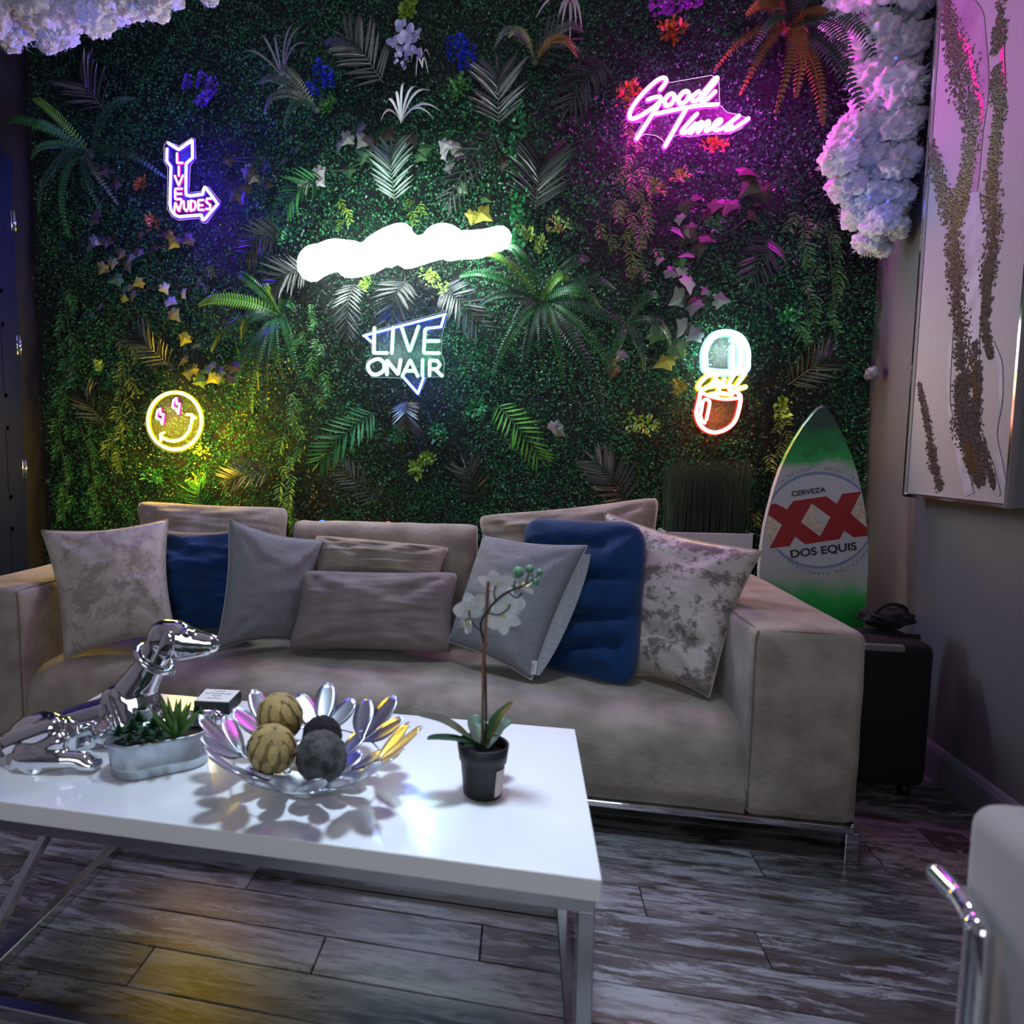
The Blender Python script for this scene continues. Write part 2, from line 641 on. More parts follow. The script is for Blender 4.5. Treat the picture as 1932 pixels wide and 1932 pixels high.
def arm(x0, x1):
    bm = bmesh.new()
    v, f = box((x0, 1.955, .108), (x1, 2.85, .632), .028, 4)
    me = bpy.data.meshes.new('tmp')
    me.from_pydata([tuple(a) for a in v], [], f)
    bm.from_mesh(me)
    bmesh.ops.subdivide_edges(bm, edges=[e for e in bm.edges if e.calc_length() > .08], cuts=10, use_grid_fill=True)
    c = Vector(((x0 + x1) / 2, 2.4, .37))
    for q in bm.verts:
        d = q.co - c
        bulge = .012 * max(0, 1 - (d.z / .27) ** 2) * max(0, 1 - (d.y / .45) ** 2)
        q.co.x += math.copysign(bulge, d.x) * min(1, abs(d.x) / .1)
        q.co += Vector((wrinkle(q.co, .0025, 7), wrinkle(q.co + Vector((5, 0, 0)), .0025, 7), wrinkle(q.co + Vector((0, 9, 0)), .002, 7)))
    bm.verts.index_update()
    V = [q.co.copy() for q in bm.verts]
    Fc = [tuple(q.index for q in fa.verts) for fa in bm.faces]
    bm.free()
    bpy.data.meshes.remove(me)
    o = mesh_obj('arm', V, Fc, 'taupe', sofa)
    # piping round the inner top edge and the front face
    zt, yf = .631, 1.957
    xi = x0 if x0 > 0 else x1
    s = 1 if x0 > 0 else -1
    seam = [(xi + s * .007, yf + .006, .13), (xi + s * .006, yf + .006, .35), (xi + s * .006, yf + .006, .59), (xi + s * .012, yf + .012, .620), (xi + s * .008, 2.1, .625), (xi + s * .006, 2.5, .625), (xi + s * .008, 2.81, .625)]
    sub_obj('piping', *tube(catmull(seam, 5), .0024, 6), 'seam', o)
    seam2 = [(x0 + .015, yf + .010, .621), ((x0 + x1) / 2, yf + .005, .625), (x1 - .015, yf + .010, .621)]
    sub_obj('piping', *tube(catmull(seam2, 5), .0018, 6), 'seam', o)


arm(X1, X1 + .27)
arm(X0 - .27, X0)
# back
v, f = box((X0 - .02, 2.60, .108), (X1 + .02, 2.83, .66), .05, 4)
mesh_obj('back', v, f, 'taupe', sofa)
# middle back cushion, a roll with squared end seams
def back_roll(pxl, pxr, ztop, zbot, yc, d):
    xl, xr = pxl, pxr
    prof = []
    for k in range(24):
        a = 2 * math.pi * k / 24
        c_, s_ = math.cos(a), math.sin(a)
        yy = math.copysign(abs(c_) ** .6, c_) * d
        zz = math.copysign(abs(s_) ** .55, s_) * (ztop - zbot) / 2
        prof.append((yy, zz))
    V, Fc = [], []
    N = 40
    for i in range(N + 1):
        u = i / N
        e = min(u, 1 - u) / .05
        k = 1 if e >= 1 else (.72 + .28 * math.sin(e * math.pi / 2))
        x = xl + (xr - xl) * u
        for yy, zz in prof:
            p = Vector((x, yc + yy * k, (ztop + zbot) / 2 + zz * (.9 + .1 * k)))
            p += Vector((0, wrinkle(p, .006, 6), wrinkle(p + Vector((9, 0, 0)), .006, 5)))
            V.append(p)
    for i in range(N):
        for k in range(24):
            k2 = (k + 1) % 24
            Fc.append((i * 24 + k, i * 24 + k2, (i + 1) * 24 + k2, (i + 1) * 24 + k))
    Fc.append(tuple(range(23, -1, -1)))
    Fc.append(tuple(N * 24 + k for k in range(24)))
    return V, Fc


mesh_obj('back_cushion', *back_roll(-.905, -.175, .815, .375, 2.66, .10), 'taupe', sofa)
# chrome rail and legs
mesh_obj('rail', *box((X0 - .26, 1.962, .086), (X1 + .268, 1.992, .106), .004, 2), 'chrome', sofa, smooth=False)
mesh_obj('rail', *box((X0 - .26, 2.80, .086), (X1 + .268, 2.83, .106), .004, 2), 'chrome', sofa, smooth=False)
for x in (X0 - .255, X1 + .263):
    mesh_obj('rail', *box((x - .012, 1.975, .086), (x + .012, 2.82, .106), .004, 2), 'chrome', sofa, smooth=False)
    for yy in (1.977, 2.815):
        mesh_obj('leg', *box((x - .016, yy - .014, 0), (x + .016, yy + .014, .088), .003, 2), 'chrome', sofa, smooth=False)


# ------------------------------------------------------------------ PILLOWS
def pillow(name, label, corners, T, m, pipe=None, pinch=.10, wr=.006, ears=.40, seed=0, push=0.0, crease=(), rnd=.0):
    """corners: bl, br, tr, tl in world space"""
    bl, br, tr, tl = [Vector(c) for c in corners]
    nrm = (br - bl + tr - tl).cross(tl - bl + tr - br).normalized()
    if nrm.y > 0:
        nrm = -nrm
    N = 40
    base = (bl + br) / 2
    th = thing(name, label, 'pillow', base, 'throw pillows on the sofa')

    def P(u, v, s):
        a_, b_ = 2 * u - 1, 2 * v - 1
        uu = .5 + .5 * a_ * math.sqrt(1 - rnd * b_ ** 8) * (1 - pinch * math.sin(math.pi * v))
        vv = .5 + .5 * b_ * math.sqrt(1 - rnd * a_ ** 8) * (1 - pinch * math.sin(math.pi * u))
        b = bl.lerp(br, uu).lerp(tl.lerp(tr, uu), vv)
        h = 1.18 * T * max(0, math.sin(math.pi * u) * math.sin(math.pi * v)) ** ears
        q = Vector((u * 2.2 + seed * 3.1, v * 2.2, s * 1.7 + seed))
        fade = min(1, 6 * min(u, 1 - u, v, 1 - v))
        wv = noise.noise(q * 1.6) + .8 * noise.noise(Vector((q.x * 1.2, q.y * 5, q.z))) + .9 * noise.noise(Vector((q.x * 2.5, q.y * 9, q.z + 4))) + .5 * abs(noise.noise(q * 6.5))
        # folds running in from the corners
        for (cu, cv) in ((0, 0), (1, 0), (0, 1), (1, 1)):
            d = math.hypot(u - cu, v - cv)
            if d < .55:
                an = math.atan2(v - cv, u - cu)
                wv += .9 * math.sin(an * 9 + seed) * math.sin(math.pi * min(1, d / .55))
        off = h + wr * wv * fade
        for (a0, b0, a1, b1, dep, wd) in crease:
            t = max(0, min(1, ((u - a0) * (a1 - a0) + (v - b0) * (b1 - b0)) / ((a1 - a0) ** 2 + (b1 - b0) ** 2)))
            dd = math.hypot(u - a0 - t * (a1 - a0), v - b0 - t * (b1 - b0))
            off -= dep * math.exp(-(dd / wd) ** 2) * fade
        return b + nrm * (push + s * off) + Vector((0, 0, -.0))

    V, Fc = [], []
    for s in (1, -1):
        for i in range(N + 1):
            for j in range(N + 1):
                V.append(P(i / N, j / N, s))
    st = (N + 1) ** 2
    for i in range(N):
        for j in range(N):
            a = i * (N + 1) + j
            q = (a, a + N + 1, a + N + 2, a + 1)
            Fc.append(q)
            Fc.append(tuple(st + k for k in reversed(q)))
    me_o = mesh_obj('cover', V, Fc, m, th)
    bm = bmesh.new()
    bm.from_mesh(me_o.data)
    bmesh.ops.remove_doubles(bm, verts=bm.verts, dist=.0004)
    bmesh.ops.recalc_face_normals(bm, faces=bm.faces)
    for f in bm.faces:
        f.smooth = True
    bm.to_mesh(me_o.data)
    bm.free()
    if pipe:
        loop = [P(i / N, 0, 1) for i in range(N)] + [P(1, j / N, 1) for j in range(N)] + [P(1 - i / N, 1, 1) for i in range(N)] + [P(0, 1 - j / N, 1) for j in range(N)]
        mesh_obj('piping', *tube(loop, .0032, 5, True), pipe, th)
    th['p'] = 0
    del th['p']
    return th, P, nrm


ZS = .372
pillow('back_pillow', 'wide plain taupe pillow leaning on the sofa back under the smiley sign',
       (atY(262, 1085, 2.58), atY(548, 1090, 2.58), atY(546, 957, 2.68), atY(257, 944, 2.68)), .075, 'taupe', pinch=.05, seed=1, rnd=.10)
pillow('back_pillow', 'crumpled taupe pillow at the right end of the sofa back beside the reed planter',
       (atY(905, 1100, 2.60), atY(1250, 1110, 2.60), atY(1247, 935, 2.66), atY(900, 972, 2.66)), .075, 'taupe', pinch=.07, seed=2, rnd=.10, wr=.011)
pillow('throw_pillow', 'beige crushed velvet pillow with piping against the left sofa arm',
       (atY(122, 1243, 2.06), atY(330, 1196, 2.20), atY(317, 980, 2.40), atY(78, 1001, 2.17)), .075, 'velvet_beige', 'piping_gold', seed=3, push=.0)
pillow('throw_pillow', 'dark blue velvet pillow between the beige velvet and the left grey pillow',
       (atY(290, 1200, 2.34), atY(500, 1200, 2.36), atY(514, 992, 2.50), atY(276, 998, 2.46)), .07, 'blue_velvet', seed=4, wr=.013, rnd=.2)
pillow('throw_pillow', 'grey woven pillow with pale piping standing left of the lumbar pillows',
       (atY(408, 1226, 2.17), atY(560, 1208, 2.36), atY(612, 1020, 2.48), atY(432, 980, 2.26)), .07, 'grey_weave', 'piping_pale', seed=5, wr=.005)
pillow('lumbar_pillow', 'upper taupe lumbar pillow lying on top of the purplish one at sofa centre',
       (atY(596, 1110, 2.44), atY(828, 1110, 2.44), atY(852, 1032, 2.52), atY(592, 1008, 2.52)), .07, 'taupe', pinch=.06, seed=6, rnd=.10, wr=.01, crease=((.1, .25, .9, .2, .02, .05),))
pillow('lumbar_pillow', 'lower purplish taupe lumbar pillow resting on the seat at sofa centre',
       (atY(540, 1226, 2.26), atY(856, 1234, 2.30), atY(868, 1078, 2.42), atY(566, 1074, 2.38)), .085, 'taupe_dark', pinch=.07, seed=7, rnd=.10, wr=.009)
th, P, nr = pillow('throw_pillow', 'tilted grey woven pillow with a white care tag behind the orchid',
                   (atY(846, 1210, 2.30), atY(1003, 1283, 2.14), atY(1108, 1030, 2.28), atY(912, 1012, 2.44)), .08, 'grey_weave', 'piping_pale', seed=8, wr=.005, pinch=.06)
c0 = P(1, .06, 1)
mesh_obj('care_tag', *plate([c0 + Vector((-.012, -.006, .035)), c0 + Vector((.008, -.012, .038)), c0 + Vector((.004, -.014, -.005)), c0 + Vector((-.014, -.008, -.008))], Vector((0, 1, 0)), .001), 'paper', th, smooth=False)
# dark print on the tag
for k in range(4):
    z = .026 - k * .007
    mesh_obj('tag_print', *tube([c0 + Vector((-.009, -.0085, z)), c0 + Vector((-.003, -.0115, z + .002))], .0009, 4), 'ink', th)
# pale side gusset of the grey pillow
V, Fc = [], []
for j in range(21):
    v_ = .04 + .9 * j / 20
    e = P(1, v_, 1)
    wd = .05 * math.sin(math.pi * v_) ** .5
    V += [e, e + Vector((wd * .5, -.008, .0)), e + Vector((wd, -.006, .0))]
for j in range(20):
    for k in range(2):
        a = j * 3 + k
        Fc.append((a, a + 1, a + 4, a + 3))
mesh_obj('gusset', V, Fc, 'grey_pale', th)
pillow('throw_pillow', 'large dark blue velvet pillow with deep creases left of the silver velvet pillow',
       (atY(1008, 1262, 2.33), atY(1202, 1306, 2.17), atY(1226, 984, 2.34), atY(982, 974, 2.50)), .085, 'blue_velvet', seed=9, wr=.010, pinch=.02, rnd=.22,
       crease=((.30, .34, 1.0, .42, .05, .035), (.35, .60, 1.0, .66, .04, .035), (.3, .16, .9, .24, .035, .035), (.1, .80, .7, .84, .03, .035)))
pillow('throw_pillow', 'silver mottled velvet pillow with piping slumped against the right sofa arm',
       (atY(1180, 1270, 2.30), atY(1338, 1316, 2.11), atY(1437, 1040, 2.28), atY(1140, 966, 2.56)), .085, 'velvet_silver', 'piping_gold', seed=10, wr=.009, pinch=.09,
       crease=((.35, .25, 1.0, .30, .035, .045),))

# ------------------------------------------------------------------ COFFEE TABLE
TX0, TX1, TY0, TY1, TZ = -1.10, .128, 1.037, 1.616, .45
table = thing('coffee_table', 'glossy white coffee table on a chrome tube frame', 'table', ((TX0 + TX1) / 2, (TY0 + TY1) / 2, 0))
mesh_obj('top', *box((TX0, TY0, TZ - .038), (TX1, TY1, TZ), .0025, 2), 'white_lacquer', table, smooth=False)
a0, a1 = TX0 + .012, TX1 - .008
b0, b1 = TY0 + .008, TY1 - .012
q = .026
for yy in (b0, b1 - q):
    mesh_obj('apron', *box((a0, yy, TZ - .064), (a1, yy + q, TZ - .038), .002, 1), 'steel', table, smooth=False)
    mesh_obj('floor_rail', *box((a0, yy, 0), (a1, yy + q, q), .002, 1), 'steel', table, smooth=False)
for xx in (a0, a1 - q):
    mesh_obj('apron', *box((xx, b0 + q, TZ - .064), (xx + q, b1 - q, TZ - .038), .002, 1), 'steel', table, smooth=False)
    mesh_obj('floor_rail', *box((xx, b0 + q, 0), (xx + q, b1 - q, q), .002, 1), 'steel', table, smooth=False)
    for yy in (b0, b1 - q):
        mesh_obj('leg', *box((xx, yy, q), (xx + q, yy + q, TZ - .064), .002, 1), 'steel', table, smooth=False)
# diagonal brace of the left end
p0, p1 = Vector((a0 + .01, b0 + .03, .025)), Vector((a0 + .01, b1 - .02, TZ - .066))
d = (p1 - p0).normalized()
nrm = Vector((0, -d.z, d.y)) * .011
bv = []
for p in (p0, p1):
    for sx, sn in ((-1, -1), (1, -1), (1, 1), (-1, 1)):
        bv.append(p + Vector((sx * .009, 0, 0)) + nrm * sn)
mesh_obj('brace', bv, [(0, 1, 2, 3), (7, 6, 5, 4), (0, 4, 5, 1), (1, 5, 6, 2), (2, 6, 7, 3), (3, 7, 4, 0)], 'steel', table, smooth=False)

# ------------------------------------------------------------------ CHROME DOG
def capsule(p0, r0, p1, r1, n=14, m=7):
    """tapered capsule"""
    p0, p1 = Vector(p0), Vector(p1)
    d = p1 - p0
    L = d.length
    d = d.normalized() if L > 1e-6 else Vector((0, 0, 1))
    u = d.orthogonal().normalized()
    v = d.cross(u)
    rings = []
    for i in range(m + 1):
        a = -math.pi / 2 + (math.pi / 2) * i / m
        rings.append((p0 + d * (r0 * math.sin(a)), r0 * math.cos(a)))
    for i in range(m + 1):
        a = (math.pi / 2) * i / m
        rings.append((p1 + d * (r1 * math.sin(a)), r1 * math.cos(a)))
    V, Fc = [], []
    for c, r in rings:
        for k in range(n):
            t = 2 * math.pi * k / n
            V.append(c + (u * math.cos(t) + v * math.sin(t)) * max(r, 1e-4))
    for i in range(len(rings) - 1):
        for k in range(n):
            k2 = (k + 1) % n
            Fc.append((i * n + k, i * n + k2, (i + 1) * n + k2, (i + 1) * n + k))
    Fc.append(tuple(range(n - 1, -1, -1)))
    Fc.append(tuple((len(rings) - 1) * n + k for k in range(n)))
    return V, Fc


def ellipsoid(c, rx, ry, rz, rot=None, n=18, m=12):
    V, Fc = [], []
    R = rot or Matrix.Identity(3)
    for i in range(m + 1):
        a = -math.pi / 2 + math.pi * i / m
        for k in range(n):
            t = 2 * math.pi * k / n
            V.append(Vector(c) + R @ Vector((rx * max(math.cos(a), 1e-3) * math.cos(t), ry * max(math.cos(a), 1e-3) * math.sin(t), rz * math.sin(a))))
    for i in range(m):
        for k in range(n):
            k2 = (k + 1) % n
            Fc.append((i * n + k, i * n + k2, (i + 1) * n + k2, (i + 1) * n + k))
    Fc.append(tuple(range(n - 1, -1, -1)))
    Fc.append(tuple(m * n + k for k in range(n)))
    return V, Fc


def fuse(parts, name, m, parent, voxel=.005, smooth=6, strength=.5, floorz=None):
    v, f = merge(*parts)
    o = mesh_obj(name, v, f, m, parent)
    r = o.modifiers.new('r', 'REMESH')
    r.mode = 'VOXEL'
    r.voxel_size = voxel
    s = o.modifiers.new('s', 'SMOOTH')
    s.iterations = smooth
    s.factor = strength
    bpy.context.view_layer.update()
    dg = bpy.context.evaluated_depsgraph_get()
    me = bpy.data.meshes.new_from_object(o.evaluated_get(dg))
    o.modifiers.clear()
    o.data = me
    if floorz is not None:
        off = o.matrix_world.translation.z
        for q_ in me.vertices:
            if q_.co.z + off < floorz:
                q_.co.z = floorz - off
    me.polygons.foreach_set('use_smooth', [True] * len(me.polygons))
    return o


dog = thing('dog_statue', 'polished chrome statue of a lying hound with a collar on the coffee table', 'statue', (-.9, 1.3, TZ))
yc = 1.34
A = lambda px, py, Y=yc: atY(px, py, Y)
pr = []
# trunk
pr += [capsule(A(225, 1356), .058, A(150, 1378, 1.31), .058), capsule(A(150, 1378, 1.31), .058, A(70, 1404, 1.265), .052), capsule(A(70, 1404, 1.265), .052, A(20, 1420, 1.235), .046),
       capsule(A(215, 1388, 1.33), .050, A(110, 1410, 1.28), .046)]
# chest and neck
pr += [capsule(A(240, 1345), .058, A(268, 1345), .048), capsule(A(262, 1330), .052, A(278, 1400), .045),
       capsule(A(246, 1318), .05, A(280, 1262), .036), capsule(A(280, 1262), .036, A(305, 1212), .035)]
# head
pr += [capsule(A(312, 1202), .040, A(334, 1203), .039), capsule(A(338, 1207), .036, A(362, 1210), .030), capsule(A(362, 1210), .030, A(398, 1214), .0215),
       capsule(A(340, 1226), .024, A(388, 1226), .014), capsule(A(322, 1222), .026, A(345, 1228), .018)]
pr += [capsule(A(352, 1192, yc - .018), .010, A(356, 1195, yc - .018), .009), capsule(A(352, 1192, yc + .018), .010, A(356, 1195, yc + .018), .009)]
# shoulder blades
for s in (-1, 1):
    pr += [capsule(A(216, 1318, yc + s * .03), .030, A(238, 1370, yc + s * .042), .036), capsule(A(238, 1370, yc + s * .042), .034, Vector((-.885, yc + s * .055, TZ + .03)), .026)]
# fore legs laid forward
for s in (-1, 1):
    e = Vector((-.885, yc + s * .055, TZ + .028))
    pr += [capsule(e, .024, Vector((-.76, yc + s * .055 + .03, TZ + .022)), .018), capsule(Vector((-.76, yc + s * .055 + .03, TZ + .022)), .019, Vector((-.70, yc + s * .055 + .05, TZ + .020)), .021)]
# haunches
hy = 1.205
pr += [ellipsoid(A(74, 1400, hy), .084, .046, .064, Matrix.Rotation(-.45, 3, 'Y')), capsule(A(30, 1400, hy - .02), .030, A(100, 1372, hy - .028), .022), capsule(A(36, 1436, hy - .03), .024, A(112, 1398, hy - .036), .018), capsule(A(120, 1382, hy), .034, A(108, 1425, hy - .01), .03),
       capsule(A(40, 1440, hy - .03), .032, A(70, 1452, hy - .045), .024)]
pz = TZ + .017
pr += [capsule(Vector((-.985, 1.160, pz + .006)), .026, Vector((-.90, 1.165, pz + .010)), .020), capsule(Vector((-.90, 1.165, pz + .012)), .017, Vector((-.862, 1.178, pz + .004)), .019),
       capsule(Vector((-.862, 1.170, pz)), .014, Vector((-.842, 1.172, pz - .002)), .012), capsule(Vector((-.862, 1.186, pz)), .014, Vector((-.840, 1.190, pz - .002)), .012)]
pr += [ellipsoid(A(92, 1400, 1.325), .062, .040, .050, Matrix.Rotation(-.4, 3, 'Y'))]
fuse(pr, 'body', 'chrome', dog, .0045, 7, .5, TZ + .001)
# ears
for s in (-1, 1):
    ev = [ellipsoid(A(314, 1222, yc + s * .041), .019, .007, .030, Matrix.Rotation(.25, 3, 'Y')), ellipsoid(A(318, 1204, yc + s * .038), .015, .008, .018)]
    fuse(ev, 'ear', 'chrome', dog, .003, 4)
# collar
cc = A(290, 1243)
ax = (A(306, 1212) - A(274, 1276)).normalized()
u = Vector((0, 1, 0))
v2 = ax.cross(u)
ring = [cc + (u * math.cos(t) + v2 * math.sin(t)) * .0425 + ax * .006 * math.sin(t) for t in [2 * math.pi * k / 28 for k in range(28)]]
co = mesh_obj('collar', *tube(ring, .0065, 8, True), 'chrome', dog)
tg = A(321, 1262)
sub_obj('collar_tag', *tube([tg + Vector((.010 * math.cos(t), 0, .014 * math.sin(t))) for t in [2 * math.pi * k / 16 for k in range(16)]], .0025, 6, True), 'chrome', co)

# ------------------------------------------------------------------ TIN PLANTER WITH SUCCULENTS
ang = math.atan2(1.212 - 1.126, -.625 + .73)
tc = Vector((-.722, 1.232, TZ + .0005))
tin = thing('tin_planter', 'oblong galvanised tin of small succulents between the chrome dog and the petal bowl', 'planter', tc)


def stadium(L, W, n=14):
    pts = []
    for s, a0_ in ((1, -math.pi / 2), (-1, math.pi / 2)):
        for k in range(n + 1):
            a = a0_ + math.pi * k / n
            pts.append((s * (L - W) / 2 + W / 2 * math.cos(a), W / 2 * math.sin(a)))
    return pts


def rings_from(shapes, center, ang):
    R = Matrix.Rotation(ang, 3, 'Z')
    V, Fc = [], []
    n = len(shapes[0][0])
    for pts, z in shapes:
        for x, y in pts:
            V.append(Vector(center) + R @ Vector((x, y, z)))
    for i in range(len(shapes) - 1):
        for k in range(n):
            k2 = (k + 1) % n
            Fc.append((i * n + k, i * n + k2, (i + 1) * n + k2, (i + 1) * n + k))
    Fc.append(tuple(range(n - 1, -1, -1)))
    return V, Fc


TL, TW, TH = .20, .105, .076
sh = [(stadium(TL - .012, TW - .012), 0), (stadium(TL - .006, TW - .006), .004), (stadium(TL - .004, TW - .004), .02), (stadium(TL - .001, TW - .001), .022), (stadium(TL - .003, TW - .003), .024),
      (stadium(TL + .004, TW + .004), TH - .012), (stadium(TL + .012, TW + .012), TH - .004), (stadium(TL + .012, TW + .012), TH), (stadium(TL + .002, TW + .002), TH), (stadium(TL - .008, TW - .008), TH - .02)]
mesh_obj('tub', *rings_from(sh, tc, ang), 'galvanised', tin)
mesh_obj('soil', *rings_from([(stadium(TL - .006, TW - .006), TH - .02), (stadium(.02, .01), TH - .012)], tc, ang), 'soil', tin)
R3 = Matrix.Rotation(ang, 3, 'Z')
hd = [tc + R3 @ Vector((-TL / 2 - .006 - .010 * math.sin(t), .025 * math.cos(t), TH - .006 + .028 * math.sin(t))) for t in [math.pi * k / 12 for k in range(13)]]
mesh_obj('handle', *tube(hd, .002, 6), 'steel', tin)
hd = [tc + R3 @ Vector((TL / 2 + .006 + .010 * math.sin(t), .025 * math.cos(t), TH - .006 + .028 * math.sin(t))) for t in [math.pi * k / 12 for k in range(13)]]
mesh_obj('handle', *tube(hd, .002, 6), 'steel', tin)


def blade(p0, p1, w_, sag=Vector((0, 0, 0)), n=6, fold=.25, up=Vector((0, -1, 0))):
    p0, p1 = Vector(p0), Vector(p1)
    d_ = (p1 - p0)
    side = d_.cross(up)
    side = side.normalized() if side.length > 1e-6 else d_.orthogonal().normalized()
    nn = side.cross(d_).normalized()
    V, Fc = [], []
    for i in range(n + 1):
        t = i / n
        c = p0.lerp(p1, t) + sag * (4 * t * (1 - t))
        ww = w_ * (math.sin(math.pi * min(1, .12 + t * .88)) ** .8 if t < 1 else 0) * .5 + .0002
        V += [c - side * ww, c + nn * fold * ww, c + side * ww]
    for i in range(n):
        for k in range(2):
            a = i * 3 + k
            Fc.append((a, a + 1, a + 4, a + 3))
    return V, Fc


ag = atZ(330, 1385, TZ + TH)
random.seed(3)
for k in range(17):
    a = 2 * math.pi * k / 17 * 2.4
    tilt = .15 + .85 * k / 17
    L_ = random.uniform(.062, .088)
    tip = ag + Vector((math.cos(a) * math.sin(tilt) * L_, math.sin(a) * math.sin(tilt) * L_, math.cos(tilt) * L_))
    mesh_obj('agave_leaf', *blade(ag - Vector((0, 0, .008)), tip, .013, up=Vector((0, -1, .2)), fold=.6), 'agave', tin)


def rosette(c, r, n, m, rise=.5, name='succulent'):
    parts = []
    for k in range(n):
        a = k * 2.39996
        q_ = (k + 1) / n
        e = Vector((math.cos(a) * r * q_, math.sin(a) * r * q_, r * rise * (1.15 - q_)))
        parts.append(blade(c, c + e, r * .34, sag=Vector((0, 0, r * .12)), n=4, up=Vector((0, 0, 1))))
    v, f = merge(*parts)
    return mesh_obj(name, v, f, m, tin)


for px, py, r in ((250, 1385, .034), (275, 1395, .028), (225, 1390, .026), (300, 1395, .024), (245, 1402, .022), (372, 1352, .028), (290, 1378, .03), (262, 1368, .03), (350, 1375, .022)):
    c = atZ(px, py, TZ + TH + .004)
    rosette(c, r, 26, 'succulent', .9)

# ------------------------------------------------------------------ PETAL BOWL AND DECOR BALLS
bc = Vector((-.400, 1.225, TZ))
BR, BH = .215, .112
bowl = thing('petal_bowl', 'silver metal bowl made of cut-out flower petals holding four decor balls', 'bowl', bc)


def bowl_z(r):
    return .006 + BH * (r / BR) ** 2.0


def bowl_pt(r, a):
    return bc + Vector((r * math.cos(a), r * math.sin(a), bowl_z(r)))


mat('bowl_metal', (0.60, 0.64, 0.70), 0.30, 1.0)


def petal_on_bowl(r0, a0_, r1, a1_, w_, name='petal', lift=0.0):
    """petal whose spine runs on the bowl surface from polar point 0 to point 1"""
    V, Fc = [], []
    n_ = 10
    q0 = Vector((r0 * math.cos(a0_), r0 * math.sin(a0_)))
    q1 = Vector((r1 * math.cos(a1_), r1 * math.sin(a1_)))
    d_ = (q1 - q0).normalized()
    s_ = Vector((-d_.y, d_.x))
    for i in range(n_ + 1):
        t = i / n_
        c = q0.lerp(q1, t)
        ww = w_ * .5 * (.16 + .84 * math.sin(math.pi / 2 * min(1, t / .62)) ** 1.4) * (1 if t < .62 else math.sqrt(max(.01, 1 - ((t - .62) / .385) ** 2)))
        for k in (-1, -.5, 0, .5, 1):
            p = c + s_ * (ww * k)
            r = p.length
            V.append(bc + Vector((p.x, p.y, bowl_z(r) + lift + .0015 * (k * k - .4))))
    for i in range(n_):
        for k in range(4):
            a = i * 5 + k
            Fc.append((a, a + 1, a + 6, a + 5))
    o = mesh_obj(name, V, Fc, 'bowl_metal', bowl)
    sd = o.modifiers.new('t', 'SOLIDIFY')
    sd.thickness = .0016
    return o


v, f = lathe([(.002, .004), (.06, .004), (.066, .008), (.06, .0065), (.002, .006)], bc, 30, False)
mesh_obj('base', v, f, 'bowl_metal', bowl)
for k in range(9):
    a = 2 * math.pi * k / 9
    petal_on_bowl(.045, a, .118, a + .05, .052)
    petal_on_bowl(.085, a + .35, .150, a + .30, .040, lift=.001)
# outer flower clusters: three or four petals fanning from a joint
for k in range(8):
    a = 2 * math.pi * k / 8 + .12
    for da, l, w_ in ((-.36, .066, .042), (-.02, .090, .050), (.32, .070, .046)):
        petal_on_bowl(.132, a, .132 + l, a + da, w_, lift=.0015)
rim = [bowl_pt(.142, 2 * math.pi * k / 48) for k in range(48)]
mesh_obj('rim_wire', *tube(rim, .0018, 6, True), 'bowl_metal', bowl)


def ball(label, c, r, m, husk=False, seed=0):
    t = thing('decor_ball', label, 'decor ball', c - Vector((0, 0, r)), 'decor balls in the petal bowl')
    bm = bmesh.new()
    bmesh.ops.create_icosphere(bm, subdivisions=5, radius=r * (.965 if husk else 1))
    for q_ in bm.verts:
        n_ = q_.co.normalized()
        q_.co += n_ * r * (.008 if husk else .05) * (noise.noise(n_ * 6 + Vector((seed, 0, 0))) + .6 * noise.noise(n_ * 15 + Vector((seed, 0, 0))) + .35 * noise.noise(n_ * 34))
    V = [q_.co + c for q_ in bm.verts]
    Fc = [tuple(q_.index for q_ in f_.verts) for f_ in bm.faces]
    bm.free()
    mesh_obj('core', V, Fc, m, t)
    if husk:
        random.seed(seed)
        pole = Vector((.25, -.25, 1)).normalized() if seed % 2 else Vector((-.2, -.1, 1)).normalized()
        R = pole.to_track_quat('Z', 'Y').to_matrix()
        for ringi, (th0, cnt, ln, wd) in enumerate(((.05, 7, .95, .42), (.75, 11, .85, .40), (1.4, 12, .85, .40), (2.1, 10, .8, .40))):
            for k in range(cnt):
                a = 2 * math.pi * (k + .5 * (ringi % 2)) / cnt + random.uniform(-.08, .08)
                V, Fc = [], []
                n_ = 7
                for i in range(n_ + 1):
                    tt = i / n_
                    thh = th0 + ln * tt
                    ww = wd * .5 * (math.sin(math.pi * (.1 + .85 * tt)) ** .7)
                    for kk in (-1, 0, 1):
                        al = a + kk * ww / max(.35, math.sin(min(max(thh, .25), 2.9)))
                        n2 = Vector((math.sin(thh) * math.cos(al), math.sin(thh) * math.sin(al), math.cos(thh)))
                        V.append(c + R @ (n2 * r * (1.0 + .03 * (1 - tt) - .012 * abs(kk) + .006 * ringi % 2)))
                for i in range(n_):
                    for kk in range(2):
                        a_ = i * 3 + kk
                        Fc.append((a_, a_ + 1, a_ + 4, a_ + 3))
                mesh_obj('husk_strip', V, Fc, 'husk', t)
    return t


bz = lambda px, py, Y: atY(px, py, Y)
ball('tan husk ball at the back of the petal bowl', bz(528, 1352, 1.29), .048, 'husk_core', True, 4)
ball('tan husk ball at the front left of the petal bowl', bz(513, 1412, 1.20), .047, 'husk_core', True, 5)
ball('grey bark ball at the front right of the petal bowl', bz(606, 1428, 1.205), .049, 'bark', False, 9)
ball('black fibre ball at the back right behind the grey bark ball', bz(608, 1388, 1.287), .040, 'bark_black', False, 11)

